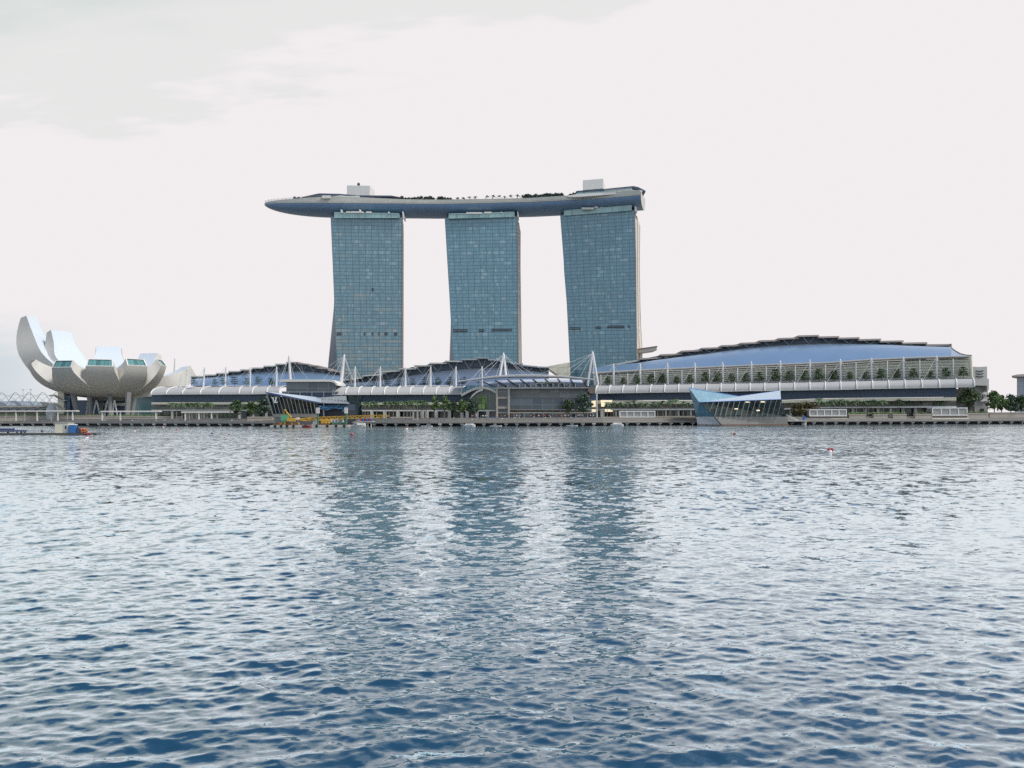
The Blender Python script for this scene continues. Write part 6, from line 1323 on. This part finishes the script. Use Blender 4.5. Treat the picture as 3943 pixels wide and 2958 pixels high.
# ================================================================== BUOYS AND LINES
def buoy(z, x, y, r, mat, label, kind='ball', group=None):
    r *= .62; X, Y = S(z, (x, y))[0]; d = depth_at(X, Y, .1); p = P(X, Y, d); p.z = 0; b_ = thing('buoy', p, label, 'buoy', group)
    if kind == 'ball': mb = MB(); mb.lathe(p + Vector((0, 0, -.45 * r)), [(.05, 0), (r * .75, r * .25), (r, r), (r * .75, r * 1.75), (.05, 2 * r)], 14); mb.build('float', M[mat], b_, True); mb = MB(); mb.lathe(p + Vector((0, 0, 1.5 * r)), [(.12 * r, 0), (.2 * r, .12 * r), (.12 * r, .3 * r)], 8); mb.build('lifting_ring', M['steel'], b_)
    if kind == 'split':
        mb = MB(); mb.lathe(p + Vector((0, 0, -.3)), [(.05, 0), (r * .9, .02), (r, r * .6), (r * .95, r * 1.1)], 14); mb.build('lower_float', M['white'], b_, True); mb = MB(); mb.lathe(p + Vector((0, 0, -.3 + r * 1.1)), [(r * .95, 0), (r * .75, r * .6), (.05, r * .85)], 14); mb.build('upper_float', M[mat], b_, True)
    if kind == 'cone': mb = MB(); mb.lathe(p + Vector((0, 0, -.2)), [(r, 0), (r, .5), (r * .45, .7), (.22 * r, 2.4 * r), (.03, 2.7 * r)], 12); mb.build('cone', M[mat], b_, True); mb = MB(); mb.lathe(p + Vector((0, 0, -.25)), [(r * .8, 0), (r * 1.25, .1), (r * 1.2, .45), (r * .7, .5)], 12); mb.build('collar', M['white'], b_, True)
    if kind == 'post': mb = MB(); mb.lathe(p + Vector((0, 0, -.2)), [(.05, 0), (r, .05), (r * .9, .5), (.1, .6)], 10); mb.build('float', M[mat], b_, True); mb = MB(); mb.bar(p, p + Vector((0, 0, 6 * r)), .09, 5); mb.build('staff', M['dark'], b_)
    if kind == 'box': mb = MB(); mb.cbox(p + Vector((0, 0, -.2)), 1.7 * r, 1.7 * r, 1.5 * r); mb.build('float', M['offwhite'], b_); mb = MB(); q = p + Vector((.35 * r, -.9 * r, .55 * r)); mb.bar(q, q + Vector((0, -.12, 0)), .5 * r, 12); mb.build('red_disc', M[mat], b_)
    return p
buoy(1, 1290, 1548, .62, 'navy', 'dark round buoy below the left pergola gap, left of the museum columns')
buoy(1, 1592, 1562, .75, 'pink', 'dull red buoy floating right of the pontoon end', 'split')
buoy(1, 1932, 1520, .85, 'pink', 'pale buoy with a red cap close to the deck edge', 'split')
buoy(1, 2088, 1556, .62, 'pink', 'small red buoy below the second pergola, rightmost of the left group')
buoy(1, 1027, 1640, .62, 'navy', 'dark cone buoy just in front of the floating pontoon', 'cone')
buoy(2, 540, 1048, .5, 'navy', 'small dark buoy in open water before the left hall'); buoy(2, 746, 1057, .42, 'pink', 'tiny red buoy in open water before the left hall')
buoy(2, 990, 975, .95, 'pink', 'white boxy buoy just left of the crane barge', 'box')
buoy(2, 2195, 1058, .75, 'pink', 'faded pink buoy below the passenger boat'); buoy(3, 232, 1060, .75, 'pink', 'faded pink buoy in the first tower reflection')
buoy(3, 876, 992, 1.1, 'red', 'red and white buoy before the middle hall palms', 'split'); buoy(3, 958, 1012, .5, 'navy', 'thin dark post buoy right of the red and white buoy', 'post')
buoy(4, 832, 998, .4, 'navy', 'thin dark post buoy below the pair of big trees', 'post'); buoy(4, 640, 955, .5, 'red', 'small red float at the pile foot before the glass hall')
b1 = buoy(5, 992, 1240, .95, 'red', 'white square buoy with a red disc below the blue faceted pavilion', 'box')
b2 = buoy(0, 3193, 1738, .5, 'red', 'tall red cone buoy in open water at the right', 'cone'); buoy(0, 3203, 1733, .40, 'red', 'small red ball buoy beside the tall red cone buoy')
buoy(6, 535, 1116, .42, 'red', 'thin red post buoy before the right hall palms', 'post')
mb = MB()
mb.path([b1.lerp(b2, t) + Vector((0, 0, .05)) for t in np.linspace(0, 1, 14)], .045, 4); solo(mb, 'rope', M['sand'], 'thin floating rope from the square buoy to the red cone buoy', 'rope')
for z, xa_, xb_, y, n, lab in ((3, 330, 860, 990, 16, 'white float in the line before the palms of the middle hall'), (3, 1640, 2200, 996, 14, 'white float in the line right of the moored cabin boat'), (4, 1100, 1660, 1012, 16, 'white float in the line below the bright shop windows')):
    pf = None
    for i in range(n):
        X, Y = S(z, (xa_ + (xb_ - xa_) * i / (n - 1), y))[0]; d = depth_at(X, Y, 0.1); p = P(X, Y, d); p.z = .05
        if pf is None: mb = MB(); mb.lathe(p + Vector((0, 0, -.25)), [(.05, .1), (.18, .16), (.2, .28), (.15, .4), (.05, .44)], 8); pf = solo(mb, 'line_float', M['canopy'], lab, 'float', lab.replace('white float', 'white floats'), True)
        else: q = pf.copy(); COL.objects.link(q); q.location = p + Vector((0, 0, -.25))
